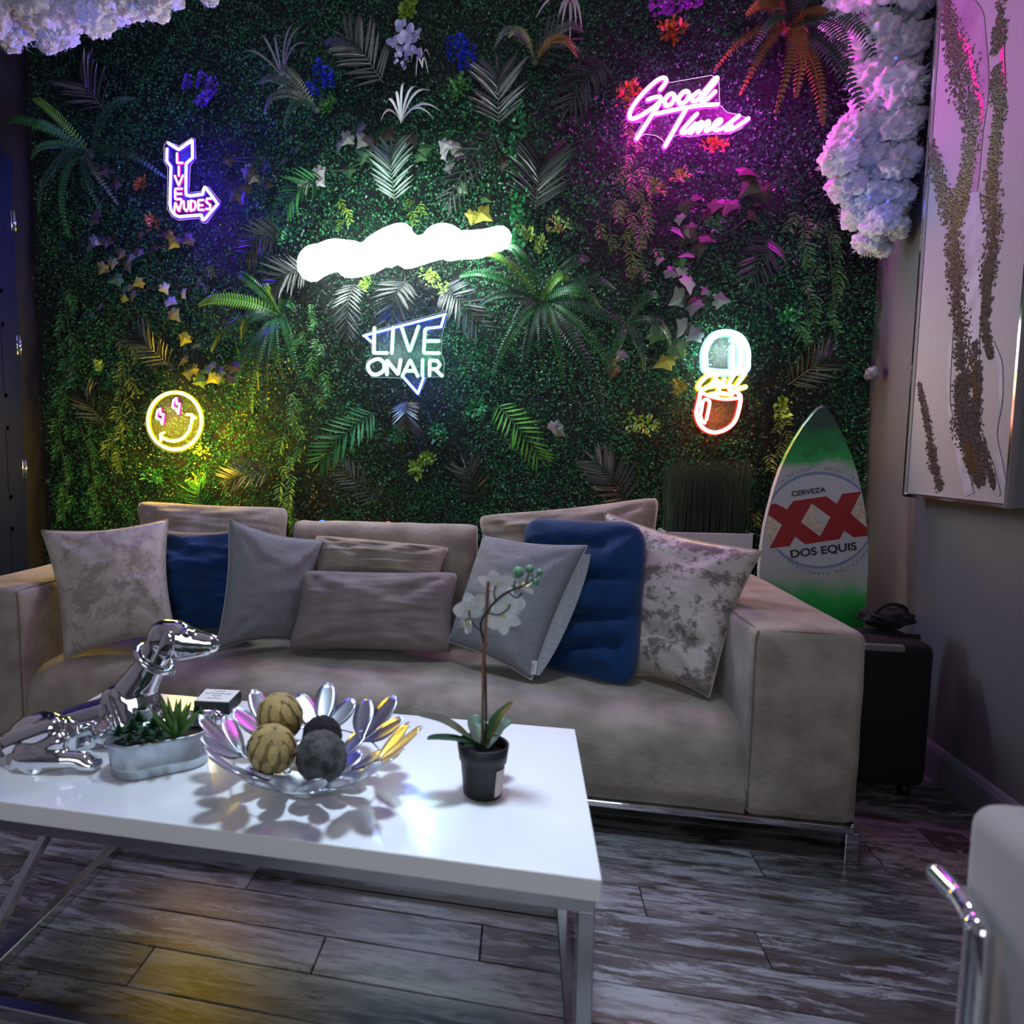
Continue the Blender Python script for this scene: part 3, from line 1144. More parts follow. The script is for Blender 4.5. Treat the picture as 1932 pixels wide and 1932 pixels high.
# ------------------------------------------------------------------ CARD BOX
p = [atZ(x, y, TZ + .032) for x, y in ((366, 1322), (432, 1325), (455, 1302), (388, 1299))]
card = thing('card_box', 'small black box with a white handwritten card on top behind the tin planter', 'box', (p[0] + p[2]) / 2 - Vector((0, 0, .032)))
v, f = plate([q_ - Vector((0, 0, .002)) for q_ in p], Vector((0, 0, -1)), .029)
mesh_obj('body', v, f, 'black_plastic', card, smooth=False)
cm = (p[0] + p[1] + p[2] + p[3]) / 4
p2 = [cm + (q_ - cm) * .95 for q_ in p]
mesh_obj('card', *plate(p2, Vector((0, 0, -1)), .0019), 'paper', card, smooth=False)
random.seed(21)
for li, (u0, u1) in enumerate(((.30, .62), (.12, .86), (.34, .62), (.28, .70))):
    pts = []
    nn = int((u1 - u0) * 40)
    for i in range(nn + 1):
        u_ = u0 + (u1 - u0) * i / nn
        v_ = .84 - li * .2 + random.uniform(-.055, .055)
        pts.append(p2[0].lerp(p2[1], u_).lerp(p2[3].lerp(p2[2], u_), v_) + Vector((0, 0, .0004)))
    mesh_obj('script_line', *tube(catmull(pts, 3), .0005, 4), 'ink', card)

# ------------------------------------------------------------------ ORCHID
oc = Vector((-.066, 1.262, TZ + .0005))
orch = thing('potted_orchid', 'white artificial orchid on a stake in a small black plastic pot', 'potted plant', oc)
PH = .100
mesh_obj('pot', *lathe([(.0335, 0), (.036, .003), (.0415, PH * .66), (.0445, PH * .68), (.0485, PH), (.0465, PH + .001), (.0445, PH - .006), (.042, PH * .8)], oc, 36), 'black_plastic', orch)
mesh_obj('soil', *lathe([(.0425, PH * .82), (.03, PH * .86), (.001, PH * .87)], oc, 24, False), 'soil', orch)
st0 = atY(910, 1425, 1.262)
st1 = atY(921, 1098, 1.262)
mesh_obj('stake', *tube([st0 - Vector((0, 0, .01)), atY(912, 1250, 1.262), st1], .0028, 7), 'wood_stake', orch)
Yo = 1.258
stem = [(915, 1430, 1.266), (917, 1330, 1.268), (913, 1220, 1.262), (908, 1190, Yo), (908, 1172, Yo), (918, 1156, Yo - .004), (935, 1134, Yo - .008), (958, 1117, Yo - .008), (985, 1106, Yo - .006), (1000, 1098, Yo - .004)]
so = mesh_obj('stem', *tube(catmull([atY(*q_) for q_ in stem], 5), .0022, 7), 'stem_dark', orch)
for pts in ([(908, 1190, Yo), (895, 1180, Yo - .01), (886, 1163, Yo - .01), (885, 1152, Yo - .006)], [(918, 1156, Yo), (940, 1160, Yo - .01), (957, 1150, Yo - .01), (962, 1140, Yo)],
            [(935, 1134, Yo), (932, 1118, Yo), (936, 1105, Yo)], [(958, 1117, Yo), (975, 1128, Yo), (985, 1118, Yo)], [(970, 1112, Yo), (972, 1092, Yo), (974, 1082, Yo)], [(990, 1104, Yo), (997, 1085, Yo), (999, 1075, Yo)],
            [(998, 1099, Yo), (1012, 1088, Yo), (1018, 1080, Yo)], [(885, 1168, Yo), (875, 1170, Yo), (868, 1166, Yo)]):
    sub_obj('twig', *tube(catmull([atY(*q_) for q_ in pts], 4), .0014, 6), 'stem_dark', so)
tie = atY(913, 1216, 1.26)
mesh_obj('tie', *tube([tie + Vector((.006 * math.cos(t), .006 * math.sin(t), .002 * math.sin(2 * t))) for t in [2 * math.pi * k / 14 for k in range(14)]], .0016, 5, True), 'wood_stake', orch)
for px, py, r in ((978, 1080, .0098), (999, 1074, .0075), (1018, 1080, .006), (1010, 1098, .0062), (1004, 1086, .003)):
    mesh_obj('bud', *ellipsoid(atY(px, py, Yo), r, r, r * 1.12, n=14, m=10), 'bud_green', orch)


def orchid_petal(c, ddir, n_, L_, W_, cup=.25):
    """round petal leaving c along ddir; n_ = facing normal"""
    ddir = ddir.normalized()
    s_ = n_.cross(ddir).normalized()
    V, Fc = [], []
    N_, K_ = 8, 6
    for i in range(N_ + 1):
        t = i / N_
        ww = W_ * .5 * (.15 + .85 * math.sin(math.pi * t ** .8) ** .6 if 0 < t < 1 else (.15 if t == 0 else .12))
        for k in range(K_ + 1):
            q_ = -1 + 2 * k / K_
            V.append(c + ddir * (L_ * t) + s_ * (ww * q_) + n_ * (cup * L_ * (t * t * .45 - .28 * q_ * q_ * math.sin(math.pi * t))))
    for i in range(N_):
        for k in range(K_):
            a = i * (K_ + 1) + k
            Fc.append((a, a + 1, a + K_ + 2, a + K_ + 1))
    return V, Fc


def flower(c, face, roll, s, backwards=True):
    face = face.normalized()
    up = Vector((0, 0, 1))
    r_ = face.cross(up).normalized()
    up = r_.cross(face)
    fl = mesh_obj('flower', *ellipsoid(c, .004, .004, .004, n=8, m=6), 'petal_lip', orch)
    for k, (a, L_, W_) in enumerate(((90, 1.0, .8), (18, 1.05, 1.05), (162, 1.05, 1.05), (-54, .95, .7), (234, .95, .7))):
        a = math.radians(a + roll)
        sub_obj('petal', *orchid_petal(c, r_ * math.cos(a) + up * math.sin(a), face, s * L_, s * W_), 'petal_white', fl)
    lip = c + face * s * .15
    sub_obj('lip', *orchid_petal(lip, (-up * .6 + face * .6), face, s * .5, s * .4, .8), 'petal_lip', fl)
    sub_obj('lip', *ellipsoid(lip + face * .002, s * .12, s * .12, s * .16, n=10, m=8), 'petal_yellow', fl)


flower(atY(888, 1148, Yo - .002), Vector((-.45, .75, .2)), 20, .033)
flower(atY(882, 1172, Yo + .004), Vector((-.9, .2, -.3)), 60, .025)
flower(atY(936, 1100, Yo + .004), Vector((.1, .75, .65)), 5, .033)
flower(atY(955, 1140, Yo + .008), Vector((.2, .95, .1)), -10, .034)
flower(atY(950, 1165, Yo + .014), Vector((.1, .9, -.3)), 40, .034)
flower(atY(965, 1150, Yo + .02), Vector((.8, .5, 0)), 15, .032)
flower(atY(985, 1108, Yo + .010), Vector((.5, .3, .75)), -20, .028)


def leaf_broad(pts, W_, m, parent, cup=.25, name='leaf'):
    c = catmull(pts, 6)
    N_ = len(c) - 1
    V, Fc = [], []
    for i, p_ in enumerate(c):
        t = i / N_
        d_ = (c[min(i + 1, N_)] - c[max(i - 1, 0)]).normalized()
        s_ = d_.cross(Vector((0, 0, 1))).normalized()
        n_ = s_.cross(d_)
        ww = W_ * .5 * (.22 + .78 * math.sin(math.pi * (.06 + .9 * t)) ** .7)
        if i == N_:
            ww *= .3
        for k in (-1, -.5, 0, .5, 1):
            V.append(p_ + s_ * ww * k + n_ * (cup * ww * k * k))
    for i in range(N_):
        for k in range(4):
            a = i * 5 + k
            Fc.append((a, a + 1, a + 6, a + 5))
    o = mesh_obj(name, V, Fc, m, parent)
    return o


cb = oc + Vector((0, 0, PH * .88))
leaf_broad([cb, atY(880, 1390, 1.245), atY(835, 1362, 1.235), atY(790, 1350, 1.225)], .046, 'orchid_leaf', orch)
leaf_broad([cb, atY(870, 1400, 1.22), atY(830, 1396, 1.20), atY(806, 1396, 1.19)], .016, 'orchid_leaf', orch, 1.2)
leaf_broad([cb, atY(925, 1385, 1.27), atY(945, 1350, 1.28), atY(968, 1326, 1.285)], .036, 'orchid_leaf', orch)
leaf_broad([cb, atY(930, 1385, 1.31), atY(950, 1365, 1.33), atY(958, 1355, 1.345)], .040, 'orchid_leaf', orch)
leaf_broad([cb, atY(905, 1390, 1.29), atY(898, 1365, 1.32), atY(905, 1350, 1.34)], .036, 'orchid_leaf', orch)
v, f = lathe([(.0366, .008), (.0420, .060)], oc, 36, False)
sel = [q_ for q_ in f if all(-.9 < math.atan2(v[i].y - oc.y, v[i].x - oc.x) < -.15 for i in q_)]
mesh_obj('price_label', v, sel, mat('label_paper', (.6, .5, .45), .6), orch)

# ------------------------------------------------------------------ FOLIAGE WALL
YM = 3.15          # face of the boxwood mat


def leafmat(name, c1, c2, rough=.38, spec=.5):
    return mat(name, c1, rough, 0, spec, island=True, col2=c2)


def mat_leaves():
    """boxwood panels: small folded leaves, uncountable, in one object"""
    N = 195000
    x = np.random.uniform(XL + .05, XR - .01, N)
    z = np.random.uniform(.02, ZC - .02, N)
    ph = np.random.uniform(0, 6.28, 6)
    cl_ = (np.sin(x * 9 + ph[0]) * np.sin(z * 8 + ph[1]) + np.sin(x * 21 + z * 6 + ph[2]) * np.sin(z * 23 + ph[3]) + .8 * np.sin(x * 47 + ph[4]) * np.sin(z * 43 - x * 11 + ph[5]))
    y = YM + .012 - .016 * cl_ - np.random.exponential(.012, N).clip(0, .05) + .02
    s = np.random.uniform(.007, .0145, N)
    # leaf axis mostly in the wall plane, pointing anywhere, tipping outward
    a = np.random.uniform(0, 2 * np.pi, N)
    out = np.random.uniform(-.1, .95, N)
    d = np.stack([np.cos(a), -out, np.sin(a) + .25], 1)
    d /= np.linalg.norm(d, axis=1)[:, None]
    r = np.random.normal(size=(N, 3))
    n_ = np.array([0, -1, .25]) + .55 * r
    n_ -= d * (n_ * d).sum(1)[:, None]
    n_ /= np.linalg.norm(n_, axis=1)[:, None]
    sd = np.cross(n_, d)
    p = np.stack([x, y, z], 1)
    S = s[:, None]
    V = np.empty((N, 4, 3))
    V[:, 0] = p
    V[:, 1] = p + d * S * .55 + sd * S * .38 + n_ * S * .12
    V[:, 2] = p + d * S * 1.15
    V[:, 3] = p + d * S * .55 - sd * S * .38 + n_ * S * .12
    V = V.reshape(-1, 3)
    V[:, 0] = np.clip(V[:, 0], XL + .005, XR - .002)
    V[:, 1] = np.clip(V[:, 1], 0, YB - .002)
    me = bpy.data.meshes.new('boxwood_mat')
    me.vertices.add(4 * N)
    me.vertices.foreach_set('co', V.ravel())
    me.loops.add(6 * N)
    idx = (np.arange(N)[:, None] * 4 + np.array([0, 1, 2, 0, 2, 3])).ravel()
    me.loops.foreach_set('vertex_index', idx)
    me.polygons.add(2 * N)
    me.polygons.foreach_set('loop_start', np.arange(2 * N) * 3)
    me.update(calc_edges=True)
    me.validate()
    me.materials.append(M['boxwood'])
    o = bpy.data.objects.new('boxwood_mat', me)
    C.objects.link(o)
    o['kind'] = 'stuff'
    tag(o, 'dense mat of small glossy boxwood leaves covering the back wall', 'foliage')


leafmat('boxwood', (.012, .080, .030), (.028, .23, .08), .30, .45)
# the mat has green and greyer panels
nt = M['boxwood'].node_tree
pb = nt.nodes['Principled BSDF']
old = pb.inputs['Base Color'].links[0].from_socket
nz = nt.nodes.new('ShaderNodeTexNoise')
nz.inputs['Scale'].default_value = 1.7
nz.inputs['Detail'].default_value = 5
nt.links.new(nt.nodes['Texture Coordinate'].outputs['Object'], nz.inputs['Vector'])
mr = nt.nodes.new('ShaderNodeMapRange')
mr.inputs['From Min'].default_value = .48
mr.inputs['From Max'].default_value = .64
nt.links.new(nz.outputs['Fac'], mr.inputs['Value'])
mx = nt.nodes.new('ShaderNodeMix')
mx.data_type = 'RGBA'
mx.inputs['B'].default_value = (.014, .040, .024, 1)
nt.links.new(old, mx.inputs['A'])
nt.links.new(mr.outputs['Result'], mx.inputs['Factor'])
nt.links.new(mx.outputs['Result'], pb.inputs['Base Color'])
mat_leaves()

leafmat('palm_grey', (.060, .072, .068), (.105, .118, .110), .30, .6)
leafmat('palm_dark', (.020, .030, .026), (.045, .055, .050), .30, .6)
leafmat('palm_silver', (.14, .24, .19), (.22, .32, .27), .32, .6)
leafmat('palm_green', (.020, .15, .035), (.045, .24, .06), .38)
leafmat('palm_lime', (.07, .30, .02), (.12, .42, .03), .4)
leafmat('fern_green', (.020, .12, .035), (.035, .19, .05), .45)
leafmat('fern_dark', (.012, .060, .030), (.030, .090, .050), .45)
leafmat('fern_lime', (.14, .36, .05), (.20, .46, .07), .45)
leafmat('fern_grey', (.050, .075, .055), (.090, .12, .090), .45)
leafmat('fern_rust', (.16, .075, .015), (.26, .12, .02), .5)
leafmat('ivy_grey', (0.102, 0.120, 0.108), (0.180, 0.198, 0.180), .5)
leafmat('ivy_white', (0.375, 0.390, 0.375), (0.465, 0.480, 0.450), .5)
leafmat('ivy_green', (0.035, 0.112, 0.035), (0.063, 0.168, 0.056), .45)
leafmat('ivy_yellow', (0.196, 0.210, 0.028), (0.294, 0.294, 0.042), .45)
leafmat('ivy_bronze', (0.036, 0.031, 0.019), (0.061, 0.050, 0.036), .5)
leafmat('willow_green', (.035, .15, .030), (.07, .24, .05), .4)
leafmat('willow_olive', (.075, .13, .025), (.13, .20, .045), .4)
leafmat('clump_lime', (.16, .32, .04), (.28, .46, .06), .45)
leafmat('clump_green', (.015, .16, .05), (.03, .26, .07), .4)
leafmat('clump_rust', (.30, .07, .012), (.42, .14, .02), .5)
leafmat('white_blade', (.45, .47, .46), (.62, .64, .62), .5)
leafmat('pink_blade', (.48, .40, .43), (.62, .52, .56), .5)
leafmat('blue_flower', (.010, .020, .42), (.02, .06, .62), .6)
leafmat('violet_flower', (.13, .045, .50), (.24, .09, .68), .6)
leafmat('lavender_flower', (.42, .42, .75), (.62, .62, .88), .6)
leafmat('magenta_flower', (.40, .06, .55), (.55, .12, .72), .6)
mat('stalk', (.03, .06, .025), .6)
mat('stalk_grey', (.06, .07, .06), .6)

OUT = Vector((0, -1, 0))


def unit_leaf(name, m, wid=.10, fold=.03, n=5):
    """lance leaf of length 1 along +x, normal +z"""
    V, Fc = [], []
    for i in range(n + 1):
        t = i / n
        w_ = wid * math.sin(math.pi * (.06 + .94 * t)) ** .8 if i < n else .002
        V += [(t, -w_, -.10 * t * t + fold), (t, 0, -.10 * t * t), (t, w_, -.10 * t * t + fold)]
    for i in range(n):
        for k in range(2):
            a = i * 3 + k
            Fc.append((a, a + 1, a + 4, a + 3))
    me = bpy.data.meshes.new(name)
    me.from_pydata(V, [], Fc)
    me.polygons.foreach_set('use_smooth', [True] * len(me.polygons))
    me.materials.append(M[m])
    return me


UL = {}


def ul(m, wid):
    k = (m, wid)
    if k not in UL:
        UL[k] = unit_leaf('leaflet', m, wid)
    return UL[k]


def palm(label, base, tip, hw, m, n=13, wid=.048, spread=1.0, seed=0):
    """palm frond: a stalk and its leaflets. base, tip in photo pixels on the wall, hw = leaflet length in pixels"""
    random.seed(seed + int(base[0]))
    b = atY(*base, YM - .01)
    t = atY(*tip, YM - .07)
    t = b + (t - b)
    px = .00236
    mid = b.lerp(t, .5) + Vector((0, -.05, .01))
    sp_ = catmull([b, mid, t], 8)
    th = thing('palm_frond', label, 'palm frond', b, 'palm fronds on the leaf wall')
    mesh_obj('stalk', *tube(sp_, [.0035 - .0025 * i / (len(sp_) - 1) for i in range(len(sp_))], 5), 'stalk_grey' if 'grey' in m or 'dark' in m else 'stalk', th)
    N = len(sp_) - 1
    L0 = hw * px
    for i in range(n):
        u = .06 + .94 * i / (n - 1)
        k = min(N - 1, int(u * N))
        p = sp_[k].lerp(sp_[k + 1], u * N - k)
        d_ = (sp_[k + 1] - sp_[k]).normalized()
        sd = d_.cross(OUT).normalized()
        prof = (.55 + .45 * math.sin(math.pi * min(1, .15 + u * .75))) * random.uniform(.88, 1.08)
        fw = .55 + .75 * u
        for s in (-1, 1):
            dr = (sd * s * spread + d_ * fw * random.uniform(.8, 1.25) + OUT * random.uniform(-.1, .5)).normalized()
            if u > .985 and s > 0:
                dr = d_
            zh = OUT + sd * s * .3 + Vector((random.uniform(-.2, .2), 0, random.uniform(-.1, .3)))
            L_ = L0 * prof * 1.25
            copy_mesh(ul(m, wid), 'leaflet', th, frame_mx(p - b, dr, zh, L_, L_, L_))
    return th


def fern_frond(th, c, tip, w_, m, bow=.10, sag=.03, n=16, seed=0):
    """one fern frond as a mesh of paired pinnae"""
    random.seed(seed)
    mid = c.lerp(tip, .5) + Vector((0, -bow, sag))
    sp_ = catmull([c, c.lerp(mid, .5) + Vector((0, -bow * .25, sag * .3)), mid, mid.lerp(tip, .55) + Vector((0, -bow * .3, sag * .35)), tip], 7)
    N = len(sp_) - 1
    V, Fc = [], []
    for i in range(n * 2):
        u = .10 + .90 * i / (n * 2 - 1)
        k = min(N - 1, int(u * N))
        p = sp_[k].lerp(sp_[k + 1], u * N - k)
        d_ = (sp_[k + 1] - sp_[k]).normalized()
        sd = d_.cross(OUT)
        sd = sd.normalized() if sd.length > 1e-4 else Vector((1, 0, 0))
        nn = sd.cross(d_).normalized()
        if nn.y > 0:
            nn = -nn
        L_ = w_ * (math.sin(math.pi * (.10 + .88 * u) ** .8)) ** .75 + .003
        step = (tip - c).length * .9 / (n * 2)
        for s in (-1, 1):
            e = p + sd * s * L_ + d_ * L_ * .28 - nn * L_ * .12
            q = len(V)
            V += [p - d_ * step * .5, p + sd * s * L_ * .5 - d_ * step * .40 + nn * .15 * L_ + d_ * L_ * .10, e, p + sd * s * L_ * .62 + d_ * (step * .26 + L_ * .17) + nn * .15 * L_, p + d_ * step * .30]
            Fc.append((q, q + 1, q + 2, q + 3, q + 4))
    tv, tf = tube(sp_, [.003 - .002 * i / N for i in range(N + 1)], 4)
    v, f = merge((V, Fc), (tv, tf))
    return mesh_obj('frond', v, f, m, th, smooth=False)


def fern(label, center, tips, w_=.028):
    c = atY(*center, YM - .03)
    th = thing('fern', label, 'fern', c, 'ferns on the leaf wall')
    mesh_obj('crown', *ellipsoid(c, .018, .02, .018, n=10, m=8), 'stalk', th)
    for i, tpl in enumerate(tips):
        px, py, m = tpl[:3]
        dep = tpl[3] if len(tpl) > 3 else .12
        ww = tpl[4] if len(tpl) > 4 else w_
        tip = atY(px, py, YM - dep)
        fern_frond(th, c, tip, ww, m, bow=.06 + .03 * (i % 3), sag=.035, seed=i)
    return th


IVY = [(0, -.12), (.22, -.34), (.50, -.26), (.52, -.02), (.86, .10), (.62, .34), (.36, .52), (.20, .80), (0, 1.1), (-.20, .80), (-.36, .52), (-.62, .34), (-.86, .10), (-.52, -.02), (-.50, -.26), (-.22, -.34)]
UI = {}


def ivy_mesh(m):
    if m not in UI:
        V = [(0, .1, .06)] + [(x * .55, y * .62, -.10 * (abs(x) + max(0, y) * .8)) for x, y in IVY]
        Fc = [(0, i, i + 1) for i in range(1, len(IVY))] + [(0, len(IVY), 1)]
        me = bpy.data.meshes.new('ivy_leaf')
        me.from_pydata(V, [], Fc)
        me.materials.append(M[m])
        UI[m] = me
    return UI[m]


def ivy(label, leaves, seed=0):
    """leaves: (px, py, size_px, material)"""
    random.seed(seed)
    b = atY(leaves[0][0], leaves[0][1], YM)
    th = thing('ivy_spray', label, 'ivy', b, 'ivy sprays on the leaf wall')
    pts = [atY(x, y, YM - .02) for x, y, s, m in leaves]
    if len(pts) > 1:
        mesh_obj('vine', *tube(catmull(pts, 4), .0018, 4), 'stalk_grey', th)
    more = [(x + random.uniform(-26, 26), y + random.uniform(-24, 24), s * random.uniform(.6, .95), m) for x, y, s, m in leaves if s > 22]
    for x, y, s, m in leaves + more:
        p = atY(x, y, YM - random.uniform(.02, .07))
        a = random.uniform(-2.9, -.2)
        dr = Vector((math.cos(a), random.uniform(-.6, .2), math.sin(a)))
        zh = OUT + Vector((random.uniform(-1.0, 1.0), 0, random.uniform(-.3, 1.0)))
        k = s * .00236 * 1.35
        mxx = frame_mx(p - b, dr, zh, k, k, k) @ Matrix.Rotation(-math.pi / 2, 4, 'Z')
        copy_mesh(ivy_mesh(m), 'ivy_leaf', th, mxx)
    return th


US = {}


def sprig_mesh(m, wid=.11):
    """a sprig of nine drooping lance leaves along -z, length about 1"""
    if m not in US:
        random.seed(5)
        parts = []
        for i in range(11):
            t = i / 10
            a = (-1) ** i * random.uniform(.45, 1.0)
            base = Vector((0, 0, -.75 * t))
            d_ = Vector((math.sin(a), random.uniform(-.45, -.05), -math.cos(a) * .9)).normalized()
            parts.append(blade(base, base + d_ * random.uniform(.32, .46), .075, sag=Vector((0, -.02, .03)), n=4, up=OUT))
        v, f = merge(*parts)
        me = bpy.data.meshes.new('leaf_sprig')
        me.from_pydata([tuple(q_) for q_ in v], [], f)
        me.polygons.foreach_set('use_smooth', [True] * len(me.polygons))
        me.materials.append(M[m])
        US[m] = me
    return US[m]


def vine(label, path, m, size=40, step=20, width=18, name='willow_vine', dep=.05, seed=0):
    random.seed(seed)
    pts = catmull([atY(x, y, YM - dep) for x, y in path], 8)
    th = thing(name, label, 'hanging vine', pts[0], 'hanging vines on the leaf wall')
    mesh_obj('stem', *tube(pts, .002, 4), 'stalk', th)
    L_ = sum((pts[i + 1] - pts[i]).length for i in range(len(pts) - 1))
    cnt = max(3, int(L_ / (step * .00236)))
    for i in range(cnt):
        u = i / cnt * (len(pts) - 1)
        k = int(u)
        p = pts[k].lerp(pts[min(k + 1, len(pts) - 1)], u - k) + Vector((random.uniform(-1, 1) * width * .00236, random.uniform(-.03, .02), 0))
        s = size * .00236 * random.uniform(.8, 1.25)
        R = Matrix.Rotation(random.uniform(-.45, .45), 4, 'Y') @ Matrix.Rotation(random.uniform(-.3, .2), 4, 'X')
        mx_ = Matrix.Translation(p - pts[0]) @ R @ Matrix.Diagonal((random.choice((-s, s)), s, s, 1))
        copy_mesh(sprig_mesh(m), 'leaf_sprig', th, mx_)
    return th


def clump(label, c, r, m, n=70, leaf=.020, name='leaf_clump', cat='foliage clump', dep=.05, seed=0, grp='leaf clumps on the leaf wall'):
    random.seed(seed + int(c[0]))
    cc_ = atY(*c, YM - dep)
    R_ = r * .00236
    th = thing(name, label, cat, cc_, grp)
    per = max(8, n // 4)
    for q_ in range(4):
        parts = []
        ca = Vector((random.uniform(-.55, .55), random.uniform(-.25, .15), random.uniform(-.55, .55))) * R_
        for i in range(per):
            d_ = Vector((random.gauss(0, 1), -abs(random.gauss(0, .7)), random.gauss(0, 1))).normalized()
            p = cc_ + ca + d_ * R_ * random.uniform(.1, .6)
            e = (d_ + Vector((random.uniform(-.5, .5), random.uniform(-.4, 0), random.uniform(-.5, .5)))).normalized()
            parts.append(blade(p, p + e * leaf * random.uniform(.7, 1.3), leaf * .55, n=3, up=OUT + Vector((random.uniform(-.5, .5), 0, random.uniform(-.3, .5)))))
        v, f = merge(*parts)
        mesh_obj('leaf_tuft', v, f, m, th)['kind'] = 'stuff'
    return th


def spike_flower(label, heads, m, stem_to=None):
    """hyacinth-like spikes: heads = (x0, y0, x1, y1, radius_px)"""
    b = atY(heads[0][0], heads[0][1], YM)
    th = thing('flower_spray', label, 'flower', b, 'flowers on the leaf wall')
    random.seed(int(heads[0][0]))
    for x0, y0, x1, y1, r in heads:
        p0, p1 = atY(x0, y0, YM - .05), atY(x1, y1, YM - .09)
        R_ = r * .00236
        parts = []
        for i in range(46):
            t = random.random()
            a = random.uniform(0, 2 * math.pi)
            c = p0.lerp(p1, t)
            d_ = Vector((math.cos(a), -abs(math.sin(a)) * .9, .6 * math.sin(a)))
            p = c + d_ * R_ * (.8 if t < .85 else .5)
            for k in range(3):
                e = (d_ + Vector((random.uniform(-.8, .8), random.uniform(-.5, .2), random.uniform(-.8, .8)))).normalized()
                parts.append(blade(p, p + e * R_ * .6, R_ * .42, n=3, up=OUT + Vector((random.uniform(-.6, .6), 0, .2))))
        v, f = merge(*parts)
        mesh_obj('flower_head', v, f, m, th)
    mesh_obj('stem', *tube([b, atY(heads[0][0] + 6, heads[0][1] + 40, YM + .02)], .003, 5), 'stalk', th)
    return th


def blades(label, c, tips, m, w_=.012, name='spider_plant', cat='spider plant', droop=0.0):
    cc_ = atY(*c, YM - .02)
    th = thing(name, label, cat, cc_, 'pale spiky plants on the leaf wall')
    for i, (x, y) in enumerate(tips):
        t = atY(x, y, YM - .10)
        mesh_obj('blade', *blade(cc_, t, w_, sag=Vector((0, -.04, .035 + droop)), n=9, up=OUT), m, th)
    return th


# --- palms
PALMS = [
    ('dark grey palm frond left of the lavender blossom', (722, 155), (650, 72), 52, 'palm_grey'),
    ('dark grey palm frond below the right blue hyacinth', (942, 236), (938, 135), 56, 'palm_grey'),
    ('silvery green upright palm frond above the middle of the white sign', (746, 380), (738, 285), 46, 'palm_silver'),
    ('drooping grey green palm frond right of the silvery upright frond', (936, 250), (845, 380), 36, 'palm_grey'),
    ('dark palm frond above the right end of the white sign', (1010, 395), (1022, 300), 62, 'palm_dark'),
    ('dark purple lit palm frond left of the pink sign', (1140, 118), (1075, 200), 46, 'palm_dark'),
    ('bright green fan palm frond above the left end of the white sign', (612, 338), (545, 385), 38, 'palm_green'),
    ('grey drooping palm frond left above the blue triangle sign', (669, 535), (655, 625), 34, 'palm_grey'),
    ('dark palm frond directly above the blue triangle sign', (765, 530), (738, 598), 46, 'palm_dark'),
    ('grey palm frond right above the blue triangle sign', (835, 540), (900, 612), 44, 'palm_grey'),
    ('green drooping palm frond at lower left of the triangle sign', (709, 778), (605, 870), 46, 'palm_green'),
    ('silver fan palm frond below the tip of the triangle sign', (768, 757), (770, 808), 36, 'palm_grey'),
    ('bright lime palm frond between the triangle sign and the red capsule', (938, 764), (1018, 862), 36, 'palm_lime'),
    ('dark silver palm frond above the middle back cushion', (716, 945), (642, 880), 38, 'palm_grey'),
    ('dark grey palm frond left of the reed planter', (1180, 945), (1125, 872), 46, 'palm_grey'),
    ('dark palm frond right of the red capsule beside the surfboard', (1487, 726), (1565, 672), 40, 'palm_dark'),
    ('grey green palm frond above the left back pillow', (512, 888), (430, 905), 40, 'palm_grey'),
    ('dark yellow lit palm frond above the smiley sign', (320, 690), (262, 628), 42, 'palm_dark'),
    ('dark needle palm frond above the left fern', (195, 205), (150, 145), 60, 'palm_dark'),
    ('dark palm frond left of the smiley sign', (200, 800), (160, 740), 40, 'palm_dark'),
    ('green palm frond standing just behind the left back pillow', (400, 965), (372, 915), 38, 'palm_green'),
    ('dark grey palm frond left of the white sign', (535, 440), (470, 475), 44, 'palm_dark'),
    ('shiny grey palm frond below the left end of the white sign', (580, 510), (515, 545), 46, 'palm_grey'),
    ('dark palm frond half hidden right of the ivy at the right', (1450, 450), (1420, 520), 40, 'palm_dark'),
    ('dark palm frond above the right grey pillow', (905, 945), (880, 885), 40, 'palm_dark'),
    ('dark palm frond at the top of the wall left of the pink spiky plant', (1010, 120), (1075, 75), 40, 'palm_dark'),
]
for i, (lb, b_, t_, hw, m_) in enumerate(PALMS):
    palm(lb, b_, t_, hw, m_, n=17 if hw > 40 else 14, seed=i)

# --- ferns
fern('large dark green fern at the far left beside the navy door', (172, 292),
     [(62, 188, 'fern_lime', .14), (14, 236, 'fern_green', .2), (62, 252, 'fern_green', .18), (58, 300, 'fern_green', .2), (72, 402, 'fern_dark', .2), (130, 448, 'fern_green', .2), (98, 340, 'fern_dark', .2),
      (312, 335, 'fern_dark', .12), (222, 385, 'fern_grey', .12), (255, 185, 'fern_dark', .1), (190, 400, 'fern_dark', .14)], .024)
fern('green fern with one long bright frond between the white sign and the smiley', (532, 597),
     [(376, 575, 'fern_lime', .22, .034), (448, 520, 'fern_green', .12), (512, 545, 'fern_lime', .12, .012), (558, 588, 'fern_green', .1), (398, 662, 'fern_dark', .14), (455, 640, 'fern_dark', .1), (446, 726, 'fern_green', .16, .014), (505, 720, 'fern_dark', .18),
      (535, 712, 'fern_green', .18), (577, 745, 'fern_green', .18, .018), (476, 778, 'fern_lime', .18, .016), (488, 735, 'fern_dark', .16), (556, 660, 'fern_green', .16)], .026)
fern('large dark fern with many fronds right of the blue triangle sign', (1022, 572),
     [(868, 522, 'fern_green', .14), (905, 480, 'fern_lime', .16, .020), (955, 468, 'fern_green', .12), (1072, 528, 'fern_lime', .14), (1112, 490, 'fern_dark', .12), (1135, 582, 'fern_green', .16), (1205, 640, 'fern_dark', .14), (1138, 762, 'fern_dark', .2, .030),
      (1062, 712, 'fern_green', .18), (985, 700, 'fern_dark', .16), (930, 705, 'fern_green', .14), (960, 640, 'fern_dark', .12), (1150, 690, 'fern_green', .14), (1160, 545, 'fern_dark', .12), (1022, 690, 'fern_dark', .18), (900, 580, 'fern_dark', .1)], .026)
